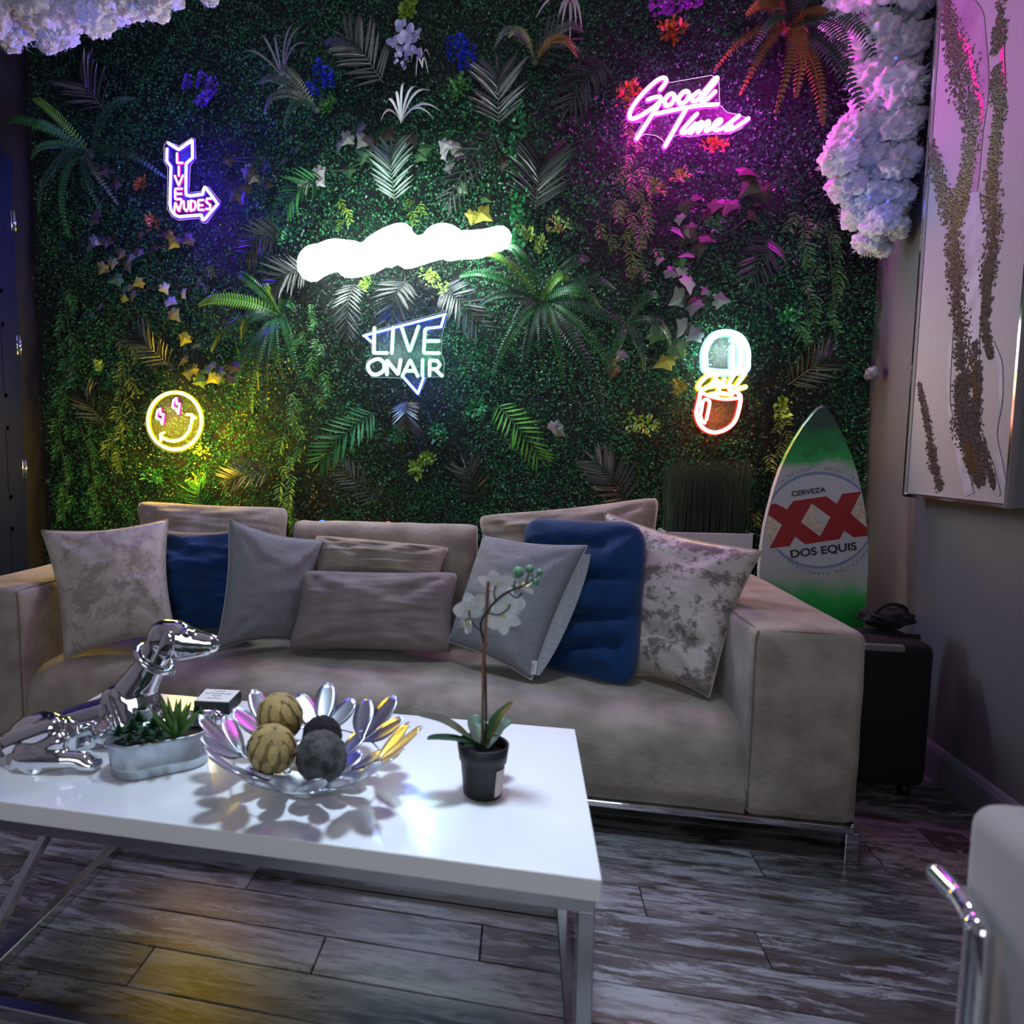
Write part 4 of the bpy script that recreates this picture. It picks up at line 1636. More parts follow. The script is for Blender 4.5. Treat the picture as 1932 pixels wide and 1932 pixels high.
fern('rust tinted fern in the upper right corner beside the cotton cloud', (1482, 58),
     [(1408, 28, 'fern_rust', .14), (1396, 178, 'fern_rust', .18, .022), (1464, 212, 'fern_rust', .22, .026), (1348, 132, 'fern_rust', .12, .018), (1502, 182, 'fern_rust', .2), (1605, 158, 'fern_grey', .2), (1580, 55, 'fern_rust', .2, .03), (1700, 58, 'fern_dark', .25),
      (1652, 128, 'fern_dark', .25), (1553, 235, 'fern_rust', .2), (1638, 264, 'fern_dark', .24), (1470, 0, 'fern_dark', .12), (1540, 5, 'fern_dark', .15), (1420, 95, 'fern_dark', .14)], .036)
fern('small grey fern left of the left blue hyacinth', (598, 205), [(488, 158, 'fern_grey', .1), (498, 214, 'fern_grey', .12), (525, 150, 'fern_grey', .1), (535, 240, 'fern_dark', .1)], .022)
fern('small olive fern at the top right of the right blue hyacinth', (1010, 115), [(960, 70, 'fern_lime', .1, .014), (1090, 110, 'fern_rust', .1), (930, 95, 'fern_grey', .1), (1100, 60, 'fern_grey', .1)], .022)
fern('small dark fern between the right ivy and the capsule sign', (1180, 615), [(1240, 560, 'fern_dark', .1), (1150, 700, 'fern_green', .12), (1265, 650, 'fern_dark', .12), (1215, 700, 'fern_dark', .12)], .022)

# --- pale spiky plants and flowers
blades('pale grey spiky plant at the upper left of the wall', (533, 146), [(452, 103), (505, 138), (490, 66), (558, 44), (574, 50), (582, 84), (520, 70)], 'ivy_grey', .010)
blades('white spiky plant with drooping tips in the upper middle of the wall', (757, 232), [(718, 230), (728, 196), (748, 176), (764, 158), (812, 172), (832, 210), (817, 222), (790, 165)], 'white_blade', .011)
blades('pinkish white spiky plant at the top edge of the wall', (1075, 8), [(1058, 62), (1075, 84), (1087, 52), (1098, 58), (1048, 60), (1010, 36), (1100, -20), (1058, -20)], 'pink_blade', .012)
blades('small white spiky sprig under the lavender blossom', (797, 128), [(775, 118), (785, 145), (812, 112), (808, 140), (797, 105)], 'white_blade', .008)
spike_flower('dark blue hyacinth of three spikes in the upper left middle', [(600, 150, 602, 118, 9), (622, 165, 618, 132, 11), (600, 182, 582, 160, 8)], 'blue_flower')
spike_flower('dark blue hyacinth of three spikes right of the lavender blossom', [(854, 118, 852, 72, 8), (880, 130, 884, 88, 13), (872, 95, 868, 70, 9)], 'blue_flower')
spike_flower('purple hyacinth above the arrow sign', [(352, 172, 356, 142, 8), (380, 165, 384, 142, 9), (395, 185, 404, 150, 10), (376, 200, 398, 178, 11)], 'violet_flower')
spike_flower('bright purple blossom at the top edge above the pink sign', [(1252, 28, 1240, 5, 14), (1278, 22, 1280, -8, 16), (1304, 14, 1312, -8, 12)], 'magenta_flower')
# lavender orchid-like cluster: big round petals
b_ = atY(765, 90, YM)
th = thing('flower_spray', 'pale lavender blossom cluster at the top middle of the wall', 'flower', b_, 'flowers on the leaf wall')
random.seed(12)
for (px, py, s) in [(757, 50, 11), (770, 60, 12), (785, 58, 10), (742, 78, 11), (765, 76, 13), (782, 72, 10), (757, 92, 9), (772, 96, 9), (786, 92, 10), (752, 106, 7), (768, 108, 7), (748, 118, 5), (758, 122, 5), (790, 104, 7), (762, 128, 4)]:
    c = atY(px, py, YM - random.uniform(.05, .10))
    parts = []
    for k in range(3):
        a = random.uniform(0, 6.28)
        parts.append(orchid_petal(c, Vector((math.cos(a), -.2, math.sin(a))), Vector((random.uniform(-.4, .4), -1, .2)).normalized(), s * .00236 * 1.2, s * .00236 * 1.5, .35))
    v, f = merge(*parts)
    mesh_obj('flower_head', v, f, 'lavender_flower', th)
mesh_obj('stem', *tube([atY(765, 125, YM - .05), atY(768, 30, YM - .04), atY(772, 5, YM)], .003, 5), 'stalk', th)

# --- ivy
ivy('grey green ivy spray in the middle above the silvery palm frond', [(640, 268, 22, 'ivy_grey'), (678, 240, 30, 'ivy_grey'), (700, 262, 34, 'ivy_grey'), (690, 285, 30, 'ivy_green'), (728, 250, 28, 'ivy_bronze'), (745, 285, 24, 'ivy_green'), (790, 290, 26, 'ivy_green'), (775, 258, 22, 'ivy_bronze'), (658, 318, 24, 'ivy_green'), (600, 320, 26, 'ivy_white'), (575, 345, 24, 'ivy_grey')], 1)
ivy('white ivy leaf pair above the drooping grey frond', [(842, 268, 26, 'ivy_white'), (858, 272, 24, 'ivy_white'), (846, 310, 22, 'ivy_grey')], 2)
ivy('yellow green ivy leaves right above the white sign', [(914, 372, 22, 'ivy_green'), (905, 400, 34, 'ivy_yellow'), (945, 300, 28, 'ivy_bronze'), (868, 352, 22, 'ivy_green')], 3)
ivy('grey ivy trailing down left of the capsule sign', [(1300, 526, 34, 'ivy_white'), (1262, 510, 24, 'ivy_grey'), (1288, 558, 34, 'ivy_grey'), (1320, 560, 26, 'ivy_bronze'), (1352, 566, 26, 'ivy_grey'), (1296, 612, 32, 'ivy_grey'), (1230, 630, 30, 'ivy_green'), (1275, 650, 34, 'ivy_green'), (1262, 680, 32, 'ivy_yellow'), (1165, 668, 26, 'ivy_grey'), (1158, 695, 24, 'ivy_bronze')], 4)
ivy('bronze ivy spray below the pink sign', [(1402, 318, 34, 'ivy_bronze'), (1420, 345, 34, 'ivy_bronze'), (1378, 382, 30, 'ivy_bronze'), (1342, 395, 32, 'ivy_bronze'), (1300, 440, 32, 'ivy_bronze'), (1278, 432, 28, 'ivy_grey'), (1330, 445, 28, 'ivy_bronze'), (1300, 478, 28, 'ivy_green'), (1420, 400, 28, 'ivy_bronze'), (1290, 385, 26, 'ivy_bronze')], 5)
ivy('brown ivy hanging from the left fern', [(200, 320, 26, 'ivy_bronze'), (218, 345, 24, 'ivy_bronze'), (178, 400, 26, 'ivy_bronze'), (168, 462, 28, 'ivy_grey'), (200, 450, 28, 'ivy_bronze'), (238, 495, 32, 'ivy_grey'), (196, 502, 26, 'ivy_grey'), (225, 525, 30, 'ivy_green'), (250, 460, 24, 'ivy_bronze')], 6)
ivy('small bronze ivy spray below the arrow sign', [(312, 440, 22, 'ivy_bronze'), (330, 455, 24, 'ivy_yellow'), (285, 470, 26, 'ivy_bronze'), (360, 450, 24, 'ivy_bronze'), (262, 440, 20, 'ivy_bronze')], 7)
ivy('yellow and grey ivy leaves at the upper left of the smiley sign', [(245, 540, 26, 'ivy_yellow'), (266, 532, 22, 'ivy_yellow'), (250, 552, 24, 'ivy_grey'), (308, 540, 22, 'ivy_white'), (318, 566, 26, 'ivy_white'), (325, 590, 28, 'ivy_grey'), (190, 575, 24, 'ivy_grey')], 8)
ivy('lime and orange ivy leaves between the smiley and the green fern', [(350, 635, 26, 'ivy_yellow'), (348, 675, 26, 'ivy_yellow'), (372, 712, 30, 'ivy_yellow'), (382, 718, 26, 'ivy_green'), (405, 712, 24, 'ivy_yellow'), (418, 700, 28, 'ivy_grey'), (440, 690, 28, 'ivy_bronze'), (355, 700, 24, 'ivy_yellow')], 9)
ivy('grey brown ivy leaves right of the arrow sign', [(468, 320, 24, 'ivy_grey'), (462, 350, 28, 'ivy_bronze'), (455, 372, 26, 'ivy_bronze'), (480, 330, 24, 'ivy_bronze'), (505, 345, 22, 'ivy_bronze'), (535, 300, 24, 'ivy_green'), (430, 300, 22, 'ivy_bronze'), (500, 310, 22, 'ivy_bronze')], 10)
ivy('single grey leaf cluster lower right of the lime palm frond', [(1045, 800, 26, 'ivy_grey'), (1052, 812, 22, 'ivy_grey')], 11)

# --- hanging vines
VINES = [
    ('long willow vine hanging down beside the navy door', [(118, 545), (132, 640), (128, 720), (112, 800), (125, 900), (128, 965)], 'willow_green', 38),
    ('willow vine hanging just left of the smiley sign', [(236, 640), (242, 720), (218, 810), (222, 880)], 'willow_olive', 38),
    ('thin willow vine lower left above the beige pillow', [(150, 800), (170, 860), (180, 930), (182, 975)], 'willow_green', 32),
    ('willow vine hanging left of the pink sign', [(1195, 160), (1192, 220), (1180, 300), (1190, 380), (1198, 450)], 'willow_olive', 34),
    ('second willow vine hanging below the pink sign at left', [(1215, 320), (1210, 390), (1205, 440), (1215, 520)], 'willow_olive', 34),
    ('willow vine hanging right of the capsule sign top', [(1500, 400), (1530, 480), (1525, 560), (1520, 640)], 'willow_green', 36),
    ('willow vine between the smiley and the triangle sign', [(540, 740), (552, 800), (545, 870), (548, 930), (540, 985)], 'willow_green', 38),
    ('bright willow sprig above the left end of the white sign', [(650, 380), (632, 405), (608, 425)], 'clump_lime', 30),
    ('short bright sprig touching the top of the white sign', [(782, 372), (778, 395), (776, 410)], 'clump_lime', 30),
    ('willow vine hanging left of the triangle sign', [(600, 640), (598, 690), (610, 760)], 'willow_green', 32),
    ('olive willow vine right of the grey ivy', [(1160, 380), (1150, 430), (1165, 480)], 'willow_olive', 34),
    ('willow vine below the grey ivy at right', [(1225, 410), (1218, 470), (1210, 530)], 'willow_green', 32),
    ('olive willow vine beside the tip of the surfboard', [(1475, 775), (1470, 850), (1455, 920), (1448, 980)], 'willow_olive', 32),
    ('faint dark willow vine in the upper right above the surfboard', [(1560, 420), (1570, 520), (1575, 620)], 'willow_green', 30),
    ('willow sprig just right of the green fern', [(575, 640), (590, 600), (600, 560)], 'willow_green', 28),
    ('short willow sprig at the lower left of the white sign', [(385, 505), (392, 530), (390, 548)], 'willow_olive', 26),
]
for i, (lb, path, m_, s_) in enumerate(VINES):
    vine(lb, path, m_, s_, step=17, seed=i)

# --- leaf clumps
for i, (lb, c_, r_, m_, lf) in enumerate([
    ('lime leaf clump just right of the white sign', (990, 440), 17, 'clump_lime', .014),
    ('lime twig hanging lower right of the white sign', (1022, 462), 15, 'clump_lime', .012),
    ('large lime leaf clump further right of the white sign', (1060, 425), 26, 'clump_lime', .014),
    ('lime leaf clump under the middle of the white sign', (805, 522), 22, 'clump_lime', .012),
    ('second lime leaf clump under the middle of the white sign', (835, 538), 22, 'clump_lime', .012),
    ('small lime clump above the left of the triangle sign', (690, 540), 16, 'clump_lime', .012),
    ('small green clump at the left end of the white sign', (538, 452), 24, 'clump_green', .014),
    ('lime leaf clump left of the smiley sign high up', (190, 682), 20, 'clump_lime', .015),
    ('yellow blossom clump left of the capsule sign', (1278, 728), 14, 'ivy_yellow', .016),
    ('olive leaf clump lower left of the capsule sign', (1210, 800), 26, 'clump_lime', .018),
    ('lime leaf clump below the triangle sign', (808, 868), 18, 'clump_lime', .016),
    ('second lime leaf clump lower below the triangle sign', (790, 885), 18, 'clump_lime', .018),
    ('round green leaf clump right of the triangle sign tip', (890, 765), 24, 'clump_green', .020),
    ('green leaf clump under the round green one', (822, 815), 22, 'clump_green', .018),
    ('green leaf clump left of the second lime clump', (752, 820), 22, 'clump_green', .018),
    ('red blossom clump at the lower edge of the pink sign', (1345, 272), 24, 'clump_rust', .016),
    ('red leaf clump at the left edge of the pink sign', (1186, 185), 24, 'clump_rust', .018),
    ('orange blossom clump below the pink sign', (1280, 335), 16, 'ivy_yellow', .016),
    ('olive clump lower left below the pink sign', (1242, 350), 18, 'ivy_yellow', .014),
    ('red leaf clump under the bright purple blossom', (1270, 62), 20, 'clump_rust', .024),
    ('rust coloured clump left of the arrow sign', (262, 345), 20, 'clump_rust', .014),
    ('dark rust clump under the arrow sign', (300, 425), 26, 'clump_rust', .014),
    ('lime fine leaf clump at the lower right of the smiley sign', (378, 850), 24, 'clump_lime', .012),
    ('lime leaf clump under the smiley sign', (290, 895), 26, 'clump_green', .016),
    ('fine lime leaf column below right of the smiley sign', (372, 905), 22, 'clump_lime', .012),
    ('green leaf clump at the top left of the lavender blossom', (770, 20), 18, 'clump_lime', .030),
    ('green leaf clump under the right blue hyacinth', (868, 165), 24, 'willow_green', .020),
    ('green leaf clump under the left blue hyacinth', (625, 200), 18, 'willow_green', .020),
    ('yellow leaf clump above the reed planter', (1480, 770), 22, 'clump_lime', .020),
    ('dark green leaf clump right of the pink lit vines', (1345, 430), 20, 'clump_green', .014),
    ('green leaf clump above the dark right palm frond', (1480, 600), 20, 'clump_green', .018),
]):
    clump(lb, c_, r_, m_, leaf=lf, seed=i)
# garland of round bright leaves hanging to the right end of the white sign
pts = [(972, 190), (978, 250), (970, 300), (985, 350), (975, 400), (978, 440), (972, 470)]
gp = catmull([atY(x, y, YM - .04) for x, y in pts], 8)
th = thing('leaf_garland', 'narrow garland of round bright green leaves hanging to the right end of the white sign', 'hanging vine', gp[0], 'hanging vines on the leaf wall')
mesh_obj('stem', *tube(gp, .0018, 4), 'stalk', th)
random.seed(4)
for i in range(0, len(gp) - 2, 2):
    parts = []
    for k in range(12):
        p = gp[i] + Vector((random.uniform(-.03, .03), random.uniform(-.03, .01), random.uniform(-.02, .02)))
        e = Vector((random.uniform(-1, 1), random.uniform(-.8, 0), random.uniform(-1, .6))).normalized()
        parts.append(blade(p, p + e * .018, .015, n=3, up=OUT + Vector((random.uniform(-.4, .4), 0, .3))))
    v, f = merge(*parts)
    mesh_obj('leaf_tuft', v, f, 'clump_green', th)['kind'] = 'stuff'

# ------------------------------------------------------------------ NEON SIGNS
YS = 3.03          # plane of the signs


def rtube(P3, r, sides, closed):
    if closed:
        return tube(P3, r, sides, True)
    P3 = [Vector(q) for q in P3]
    a, b = (P3[0] - P3[1]).normalized(), (P3[-1] - P3[-2]).normalized()
    k = [(1.0, .05), (.87, .5), (.5, .87)]
    pts = [P3[0] + a * r * u for u, w_ in k] + P3 + [P3[-1] + b * r * u for u, w_ in reversed(k)]
    rr = [r * w_ for u, w_ in k] + [r] * len(P3) + [r * w_ for u, w_ in reversed(k)]
    return tube(pts, rr, sides)


def sign_light(th, px, py, power, col, Y=None):
    l = bpy.data.lights.new('neon_light', 'POINT')
    l.energy, l.color, l.shadow_soft_size = power, col, .05
    o = bpy.data.objects.new('neon_light', l)
    C.objects.link(o)
    o.location = atY(px, py, Y or YS - .03)


def sign(name, label, strokes, edge=None, plate_pts=None, rt=2.6, off=(0, 0), sc_=1.0, closed_pad=True, lights=()):
    """strokes: (pixel points, closed, core, halo, radius_px, corner, part name); pixels = off + p / sc_"""
    f_ = lambda q: (off[0] + q[0] / sc_, off[1] + q[1] / sc_)
    allp = [f_(q) for s in strokes for q in s[0]]
    cx_ = sum(q[0] for q in allp) / len(allp)
    cy_ = max(q[1] for q in allp)
    base = atY(cx_, cy_, YS)
    th = thing(name, label, 'neon sign', base, 'neon signs on the leaf wall')
    for pts, closed, core, halo, rpx, smooth_, pname in strokes:
        P3 = [atY(*f_(q), YS) for q in pts]
        if smooth_ == 'c':
            P3 = catmull(P3, 6, closed)
        elif smooth_ and len(P3) > 2:
            P3 = catmull(soften(P3, smooth_, closed), 3, closed)
        r = rpx * .00232
        ns = 12 if rpx > 8 else 8
        o = mesh_obj(pname, *rtube(P3, r, ns, closed), core, th)
        if core is not halo:
            back = [q + Vector((0, r * 1.25, 0)) for q in P3]
            sub_obj('glow_fringe', *rtube(back, r * 1.55, ns, closed), halo, o)  # wider glowing tube stands in for the core's coloured fringe of light
    if plate_pts:
        pp = [atY(*f_(q), YS + .016) for q in plate_pts]
        mesh_obj('backing', *plate(pp, Vector((0, 1, 0)), .004), 'acrylic', th, smooth=False)
        if edge:
            ep = [q + Vector((0, .001, 0)) for q in pp]
            mesh_obj('edge_glow', *tube(ep, .0011, 5, True), edge, th)  # glowing rim stands in for neon light caught by the plate edge
    for L_ in lights:
        sign_light(th, *L_)
    # stand-offs into the wall
    for q in (allp[0], allp[len(allp) // 2]):
        mesh_obj('standoff', *tube([atY(*q, YS + .01), atY(*q, YB - .01)], .004, 6), 'steel', th)
    return th


core_b = glow('neon_core_blue', (.62, .72, 1.0), 3.2)
halo_b = glow('neon_fringe_violet', (.05, .01, 1.0), 3.0)
core_p = glow('neon_core_pink', (1.0, .70, .92), 3.0)
halo_p = glow('neon_fringe_pink', (1.0, .02, .45), 1.6)
core_m = glow('neon_core_magenta', (1.0, .78, 1.0), 4.5)
halo_m = glow('neon_fringe_magenta', (1.0, .03, .85), 3.0)
core_y = glow('neon_core_yellow', (1.0, .97, .55), 4.0)
halo_y = glow('neon_fringe_yellow', (1.0, .70, .0), 1.5)
core_w = glow('neon_core_white', (.90, 1.0, .97), 3.6)
halo_w = glow('neon_fringe_white', (.55, .95, .90), 1.3)
halo_bl = glow('neon_fringe_blue', (.01, .06, 1.0), 2.5)
halo_gr = glow('neon_fringe_mint', (.25, .95, .62), 1.2)
core_c = glow('neon_core_ice', (.88, .98, 1.0), 4.5)
halo_c = glow('neon_fringe_ice', (.35, .80, 1.0), 1.6)
core_r = glow('neon_core_red', (1.0, .86, .80), 2.6)
halo_r = glow('neon_fringe_red', (1.0, .02, .01), 1.6)
edge_v = glow('edge_violet', (.75, .45, 1.0), 1.2)
edge_m = glow('edge_magenta', (1.0, .55, 1.0), 1.6)
edge_y = glow('edge_yellow', (.9, .75, .05), .9)
edge_w = glow('edge_white', (.6, .9, .85), .7)
edge_r = glow('edge_red', (.9, .08, .03), .7)

# arrow sign
o_ = (280, 240)
k_ = 9.66
S = []
out_ = [(365, 290), (555, 410), (800, 240), (805, 560), (690, 665), (683, 1150), (690, 1235), (760, 1252), (990, 1222), (1015, 1110), (1045, 1105), (1240, 1365)]
S.append((out_, False, core_b, halo_b, 2.9, .12, 'neon_tube'))
low_ = [(1262, 1400), (1020, 1685), (985, 1675), (965, 1600), (560, 1632), (470, 1590), (410, 1500), (392, 1400), (412, 720), (335, 620), (340, 400)]
S.append((low_, False, core_b, halo_b, 2.9, .12, 'neon_tube'))
for L in ([(520, 480), (520, 650), (620, 650)], [(552, 720), (552, 880)], [(480, 890), (550, 1065), (628, 880)], [(605, 1120), (488, 1120), (488, 1310), (592, 1310)], [(488, 1212), (600, 1212)],
          [(468, 1550), (490, 1370), (556, 1535), (602, 1352)], [(640, 1350), (648, 1480), (690, 1528), (728, 1480), (728, 1350)], [(770, 1520), (772, 1335), (850, 1360), (860, 1440), (835, 1500), (770, 1520)],
          [(1000, 1325), (908, 1330), (908, 1505), (1000, 1505)], [(908, 1420), (985, 1420)], [(1135, 1300), (1068, 1300), (1052, 1365), (1128, 1415), (1122, 1490), (1050, 1490)]):
    S.append((L, False, core_p, halo_p, 2.0, .2, 'neon_letter'))
sign('neon_sign', 'blue arrow neon sign with pink letters reading LIVE NUDES', S, edge_v,
     [(330, 250), (560, 340), (790, 190), (850, 215), (865, 570), (765, 700), (735, 1190), (960, 1170), (1010, 1060), (1100, 1090), (1310, 1350), (1300, 1430), (1050, 1755), (980, 1740), (920, 1660), (540, 1695), (420, 1620), (340, 1480), (350, 740), (280, 630), (285, 330)], off=o_, sc_=k_,
     lights=((342, 300, 9.0, (.05, .03, 1)), (340, 360, 9.0, (.08, .03, 1)), (380, 400, 8.0, (.14, .03, 1))))

# pink script sign
o_ = (1150, 120)
k_ = 6.44
S = []
mg = lambda pts, sm='c', r=3.0, cl=False: S.append((pts, cl, core_m, halo_m, r, sm, 'neon_letter'))
mg([(620, 310), (680, 230), (680, 180), (630, 175), (560, 215), (430, 335), (310, 480), (250, 590), (250, 660), (320, 660), (430, 600), (560, 510), (625, 440)], r=3.2)
mg([(470, 435), (560, 405), (620, 410), (600, 490), (480, 680), (330, 910)], r=3.2)
mg([(720, 380), (670, 450), (690, 510), (745, 490), (790, 420), (770, 370)], cl=True, r=3.4)
mg([(900, 345), (840, 420), (850, 480), (910, 470), (965, 400), (950, 345)], cl=True, r=3.4)
mg([(1080, 340), (1010, 400), (1010, 450), (1070, 440), (1160, 330), (1280, 185), (1300, 200), (1180, 350), (1110, 440), (1150, 450), (1210, 410), (1280, 340)], r=3.4)
mg([(565, 610), (740, 570), (920, 535), (1120, 505), (1310, 495)], r=3.2)
mg([(925, 560), (850, 690), (760, 850), (675, 1000)], r=3.4)
mg([(1060, 610), (960, 720), (880, 815), (900, 845), (960, 810), (1040, 730)], r=3.2)
mg([(1040, 730), (980, 850), (1060, 760), (1110, 710), (1120, 740), (1070, 840), (1150, 740), (1200, 700), (1205, 740), (1170, 820), (1230, 790)], r=3.2)
mg([(1250, 780), (1340, 720), (1350, 680), (1300, 700), (1260, 770), (1300, 810), (1380, 780), (1460, 720)], r=3.2)
mg([(1570, 635), (1500, 690), (1450, 740), (1480, 760), (1460, 800), (1400, 805), (1500, 790), (1600, 730), (1685, 668)], r=3.2)
sign('neon_sign', 'pink script neon sign reading Good Times in the upper right', S, edge_m,
     [(300, 480), (590, 170), (680, 150), (730, 230), (1240, 140), (1330, 190), (1340, 500), (1430, 590), (1560, 620), (1700, 670), (1600, 790), (1470, 850), (1150, 860), (960, 890), (840, 860), (770, 890), (690, 1020), (650, 930), (560, 870), (430, 855), (320, 935), (310, 860), (400, 720), (230, 680)], off=o_, sc_=k_,
     lights=((1225, 190, 5, (1, .01, .85), YS + .02), (1300, 215, 6, (1, .01, .85), YS + .02), (1395, 220, 12, (1, .01, .85), YS - .04), (1215, 250, 2.5, (1, .02, .6), YS + .02)))

# capsule sign
o_ = (1270, 600)
k_ = 8.05
S = []
cap = [(500, 780), (483, 640), (483, 520), (540, 370), (640, 260), (810, 220), (980, 260), (1080, 360), (1130, 510), (1130, 650), (1118, 770), (1000, 810), (810, 828), (620, 815)]
S.append((cap, True, core_c, halo_c, 4.6, 'c', 'neon_tube'))
S.append(([(900, 440), (898, 600), (900, 745), (960, 770), (1020, 740), (1024, 560), (1015, 420), (970, 345), (905, 330)], False, core_c, halo_c, 4.0, .25, 'neon_tube'))
for L in ([(640, 850), (520, 880), (420, 970), (385, 1050), (430, 1085), (520, 1050), (600, 990)], [(680, 830), (620, 960), (590, 1050), (640, 980), (690, 960), (680, 1040), (720, 1030)], [(780, 930), (750, 1030), (790, 1035)],
          [(930, 850), (860, 970), (840, 1050), (890, 1040)], [(1090, 850), (990, 980), (960, 1050), (1010, 1070), (1100, 1045)], [(692, 1050), (692, 1140)], [(560, 1165), (700, 1145), (890, 1162)]):
    S.append((L, False, core_y, halo_y, 3.3, 'c', 'neon_letter'))
S.append(([(415, 1130), (385, 1290), (352, 1440), (400, 1600), (500, 1700), (640, 1738), (800, 1690), (920, 1590), (985, 1440), (1025, 1220), (980, 1140), (850, 1085)], False, core_r, halo_r, 3.2, 'c', 'neon_tube'))
S.append(([(430, 1135), (600, 1200), (800, 1232), (985, 1215)], False, core_r, halo_r, 2.8, 'c', 'neon_tube'))
S.append(([(505, 1545), (540, 1380), (552, 1275), (505, 1235), (455, 1265), (428, 1400), (415, 1490), (440, 1560), (480, 1592)], False, core_r, halo_r, 2.8, 'c', 'neon_tube'))
sign('neon_sign', 'capsule shaped neon sign, ice white over red, with yellow script reading Chill', S, None,
     [(440, 800), (430, 520), (520, 320), (680, 200), (820, 170), (1000, 210), (1130, 330), (1190, 520), (1180, 800), (1150, 1050), (1070, 1100), (1060, 1300), (1010, 1500), (900, 1680), (760, 1760), (620, 1790), (440, 1720), (330, 1570), (300, 1420), (340, 1180), (330, 1040), (410, 900)], off=o_, sc_=k_,
     lights=((1370, 660, 4.80, (.7, .95, 1)), (1362, 722, 3.60, (1, .75, .05)), (1350, 785, 3.00, (1, .12, .03))))

# triangle sign
o_ = (560, 500)
k_ = 3.02
S = []
tri = lambda pts: S.append((pts, False, core_b, halo_bl, 2.3, .06, 'neon_tube'))
tri([(425, 438), (385, 402), (842, 282), (822, 352), (735, 362)])
tri([(608, 640), (690, 732), (722, 642)])
for L in ([(440, 358), (437, 500), (512, 500)], [(548, 358), (540, 500)], [(595, 352), (642, 492), (692, 350)], [(810, 502), (722, 500), (730, 368), (745, 362)], [(725, 432), (808, 432)],
          [(512, 622), (512, 542), (576, 622), (590, 540)], [(600, 632), (645, 540), (688, 632)], [(620, 602), (672, 602)], [(716, 540), (714, 628)], [(755, 628), (757, 542), (800, 545), (815, 568), (798, 592), (757, 592)], [(785, 592), (826, 630)]):
    S.append((L, False, core_w, halo_gr if L[0][0] > 590 else halo_w, 2.5, .14, 'neon_letter'))
S.append(([(450, 536), (412, 556), (405, 586), (425, 618), (458, 622), (492, 600), (496, 564), (478, 540)], True, core_w, halo_w, 2.5, 'c', 'neon_letter'))
sign('neon_sign', 'blue triangle neon sign with white letters reading LIVE ON AIR', S, edge_w,
     [(370, 400), (430, 375), (850, 262), (860, 285), (835, 365), (825, 420), (825, 515), (840, 545), (835, 635), (740, 640), (695, 745), (600, 645), (520, 640), (430, 640), (392, 600), (395, 550), (430, 515), (420, 445)], off=o_, sc_=k_,
     lights=((800, 605, 2.00, (.05, .15, 1)), (725, 625, 1.60, (.05, .15, 1)), (790, 725, 1.80, (.05, .12, 1)), (740, 665, 2.00, (.7, 1, .95)), (805, 670, 2.40, (.35, 1, .65))))

# smiley sign
o_ = (0, 500)
S = []
cir = [(995 + 152 * math.cos(2 * math.pi * i / 40), 888 + 163 * math.sin(2 * math.pi * i / 40)) for i in range(40)]
S.append((cir, True, core_y, halo_y, 3.0, None, 'neon_tube'))
S.append(([(915, 978), (950, 996), (995, 1002), (1045, 982), (1080, 935), (1095, 862)], False, core_y, halo_y, 2.8, 'c', 'neon_tube'))
S.append(([(932, 955), (912, 965), (915, 1000)], False, core_y, halo_y, 2.4, .2, 'neon_tube'))
S.append(([(1062, 852), (1090, 852), (1112, 872)], False, core_y, halo_y, 2.4, .2, 'neon_tube'))
for cx_, cy_ in ((910, 862), (1002, 802)):
    S.append(([(cx_ - 14, cy_ - 30), (cx_ + 3, cy_ - 44), (cx_ + 4, cy_ - 10), (cx_ + 22, cy_ - 12), (cx_ + 14, cy_ + 48), (cx_ + 2, cy_ + 18), (cx_ - 20, cy_ + 10)], True, core_p, halo_p, 2.2, .1, 'neon_tube'))
cirb = [(995 + 166 * math.cos(2 * math.pi * i / 40), 892 + 177 * math.sin(2 * math.pi * i / 40)) for i in range(40)]
sign('neon_sign', 'round yellow smiley neon sign with pink lightning bolt eyes', S, edge_y, cirb, off=o_, sc_=k_,
     lights=((295, 800, 5.0, (1, .70, .02), YS - .06), (365, 790, 5.0, (1, .70, .02), YS - .06), (330, 850, 15, (1, .60, .02), YS - .14), (318, 780, 0.70, (1, .1, .6))))

# big white sign: overexposure bloom built as fat glowing strokes
bloom_big = glow('neon_bloom_white', (.95, 1.0, 1.0), 9.0)
o_ = (0, 0)
S = []
bw = lambda pts, r: S.append((pts, False, bloom_big, bloom_big, r, 'c', 'neon_letter'))
bw([(590, 500), (592, 494), (602, 492)], 31)
bw([(612, 488), (630, 482), (650, 484), (668, 486)], 30)
bw([(660, 494), (690, 488), (712, 478)], 30)
bw([(705, 470), (728, 456), (748, 448), (757, 446)], 24)
bw([(735, 480), (752, 466), (770, 462)], 24)
bw([(770, 480), (800, 470), (828, 462)], 26)
bw([(822, 452), (834, 448), (848, 452)], 25)
bw([(850, 466), (872, 462), (890, 462), (906, 460)], 25)
bw([(905, 458), (925, 454), (942, 450)], 22)
sign('neon_sign', 'overexposed glowing white script neon sign in the middle of the wall', S, None, None, off=(0, 0), sc_=1.0,
     lights=((620, 490, 4.5, (.9, 1, 1), YS - .13), (700, 470, 5.0, (.9, 1, 1), YS - .13), (790, 465, 5.0, (.9, 1, 1), YS - .13), (890, 455, 4.5, (.9, 1, 1), YS - .13)))

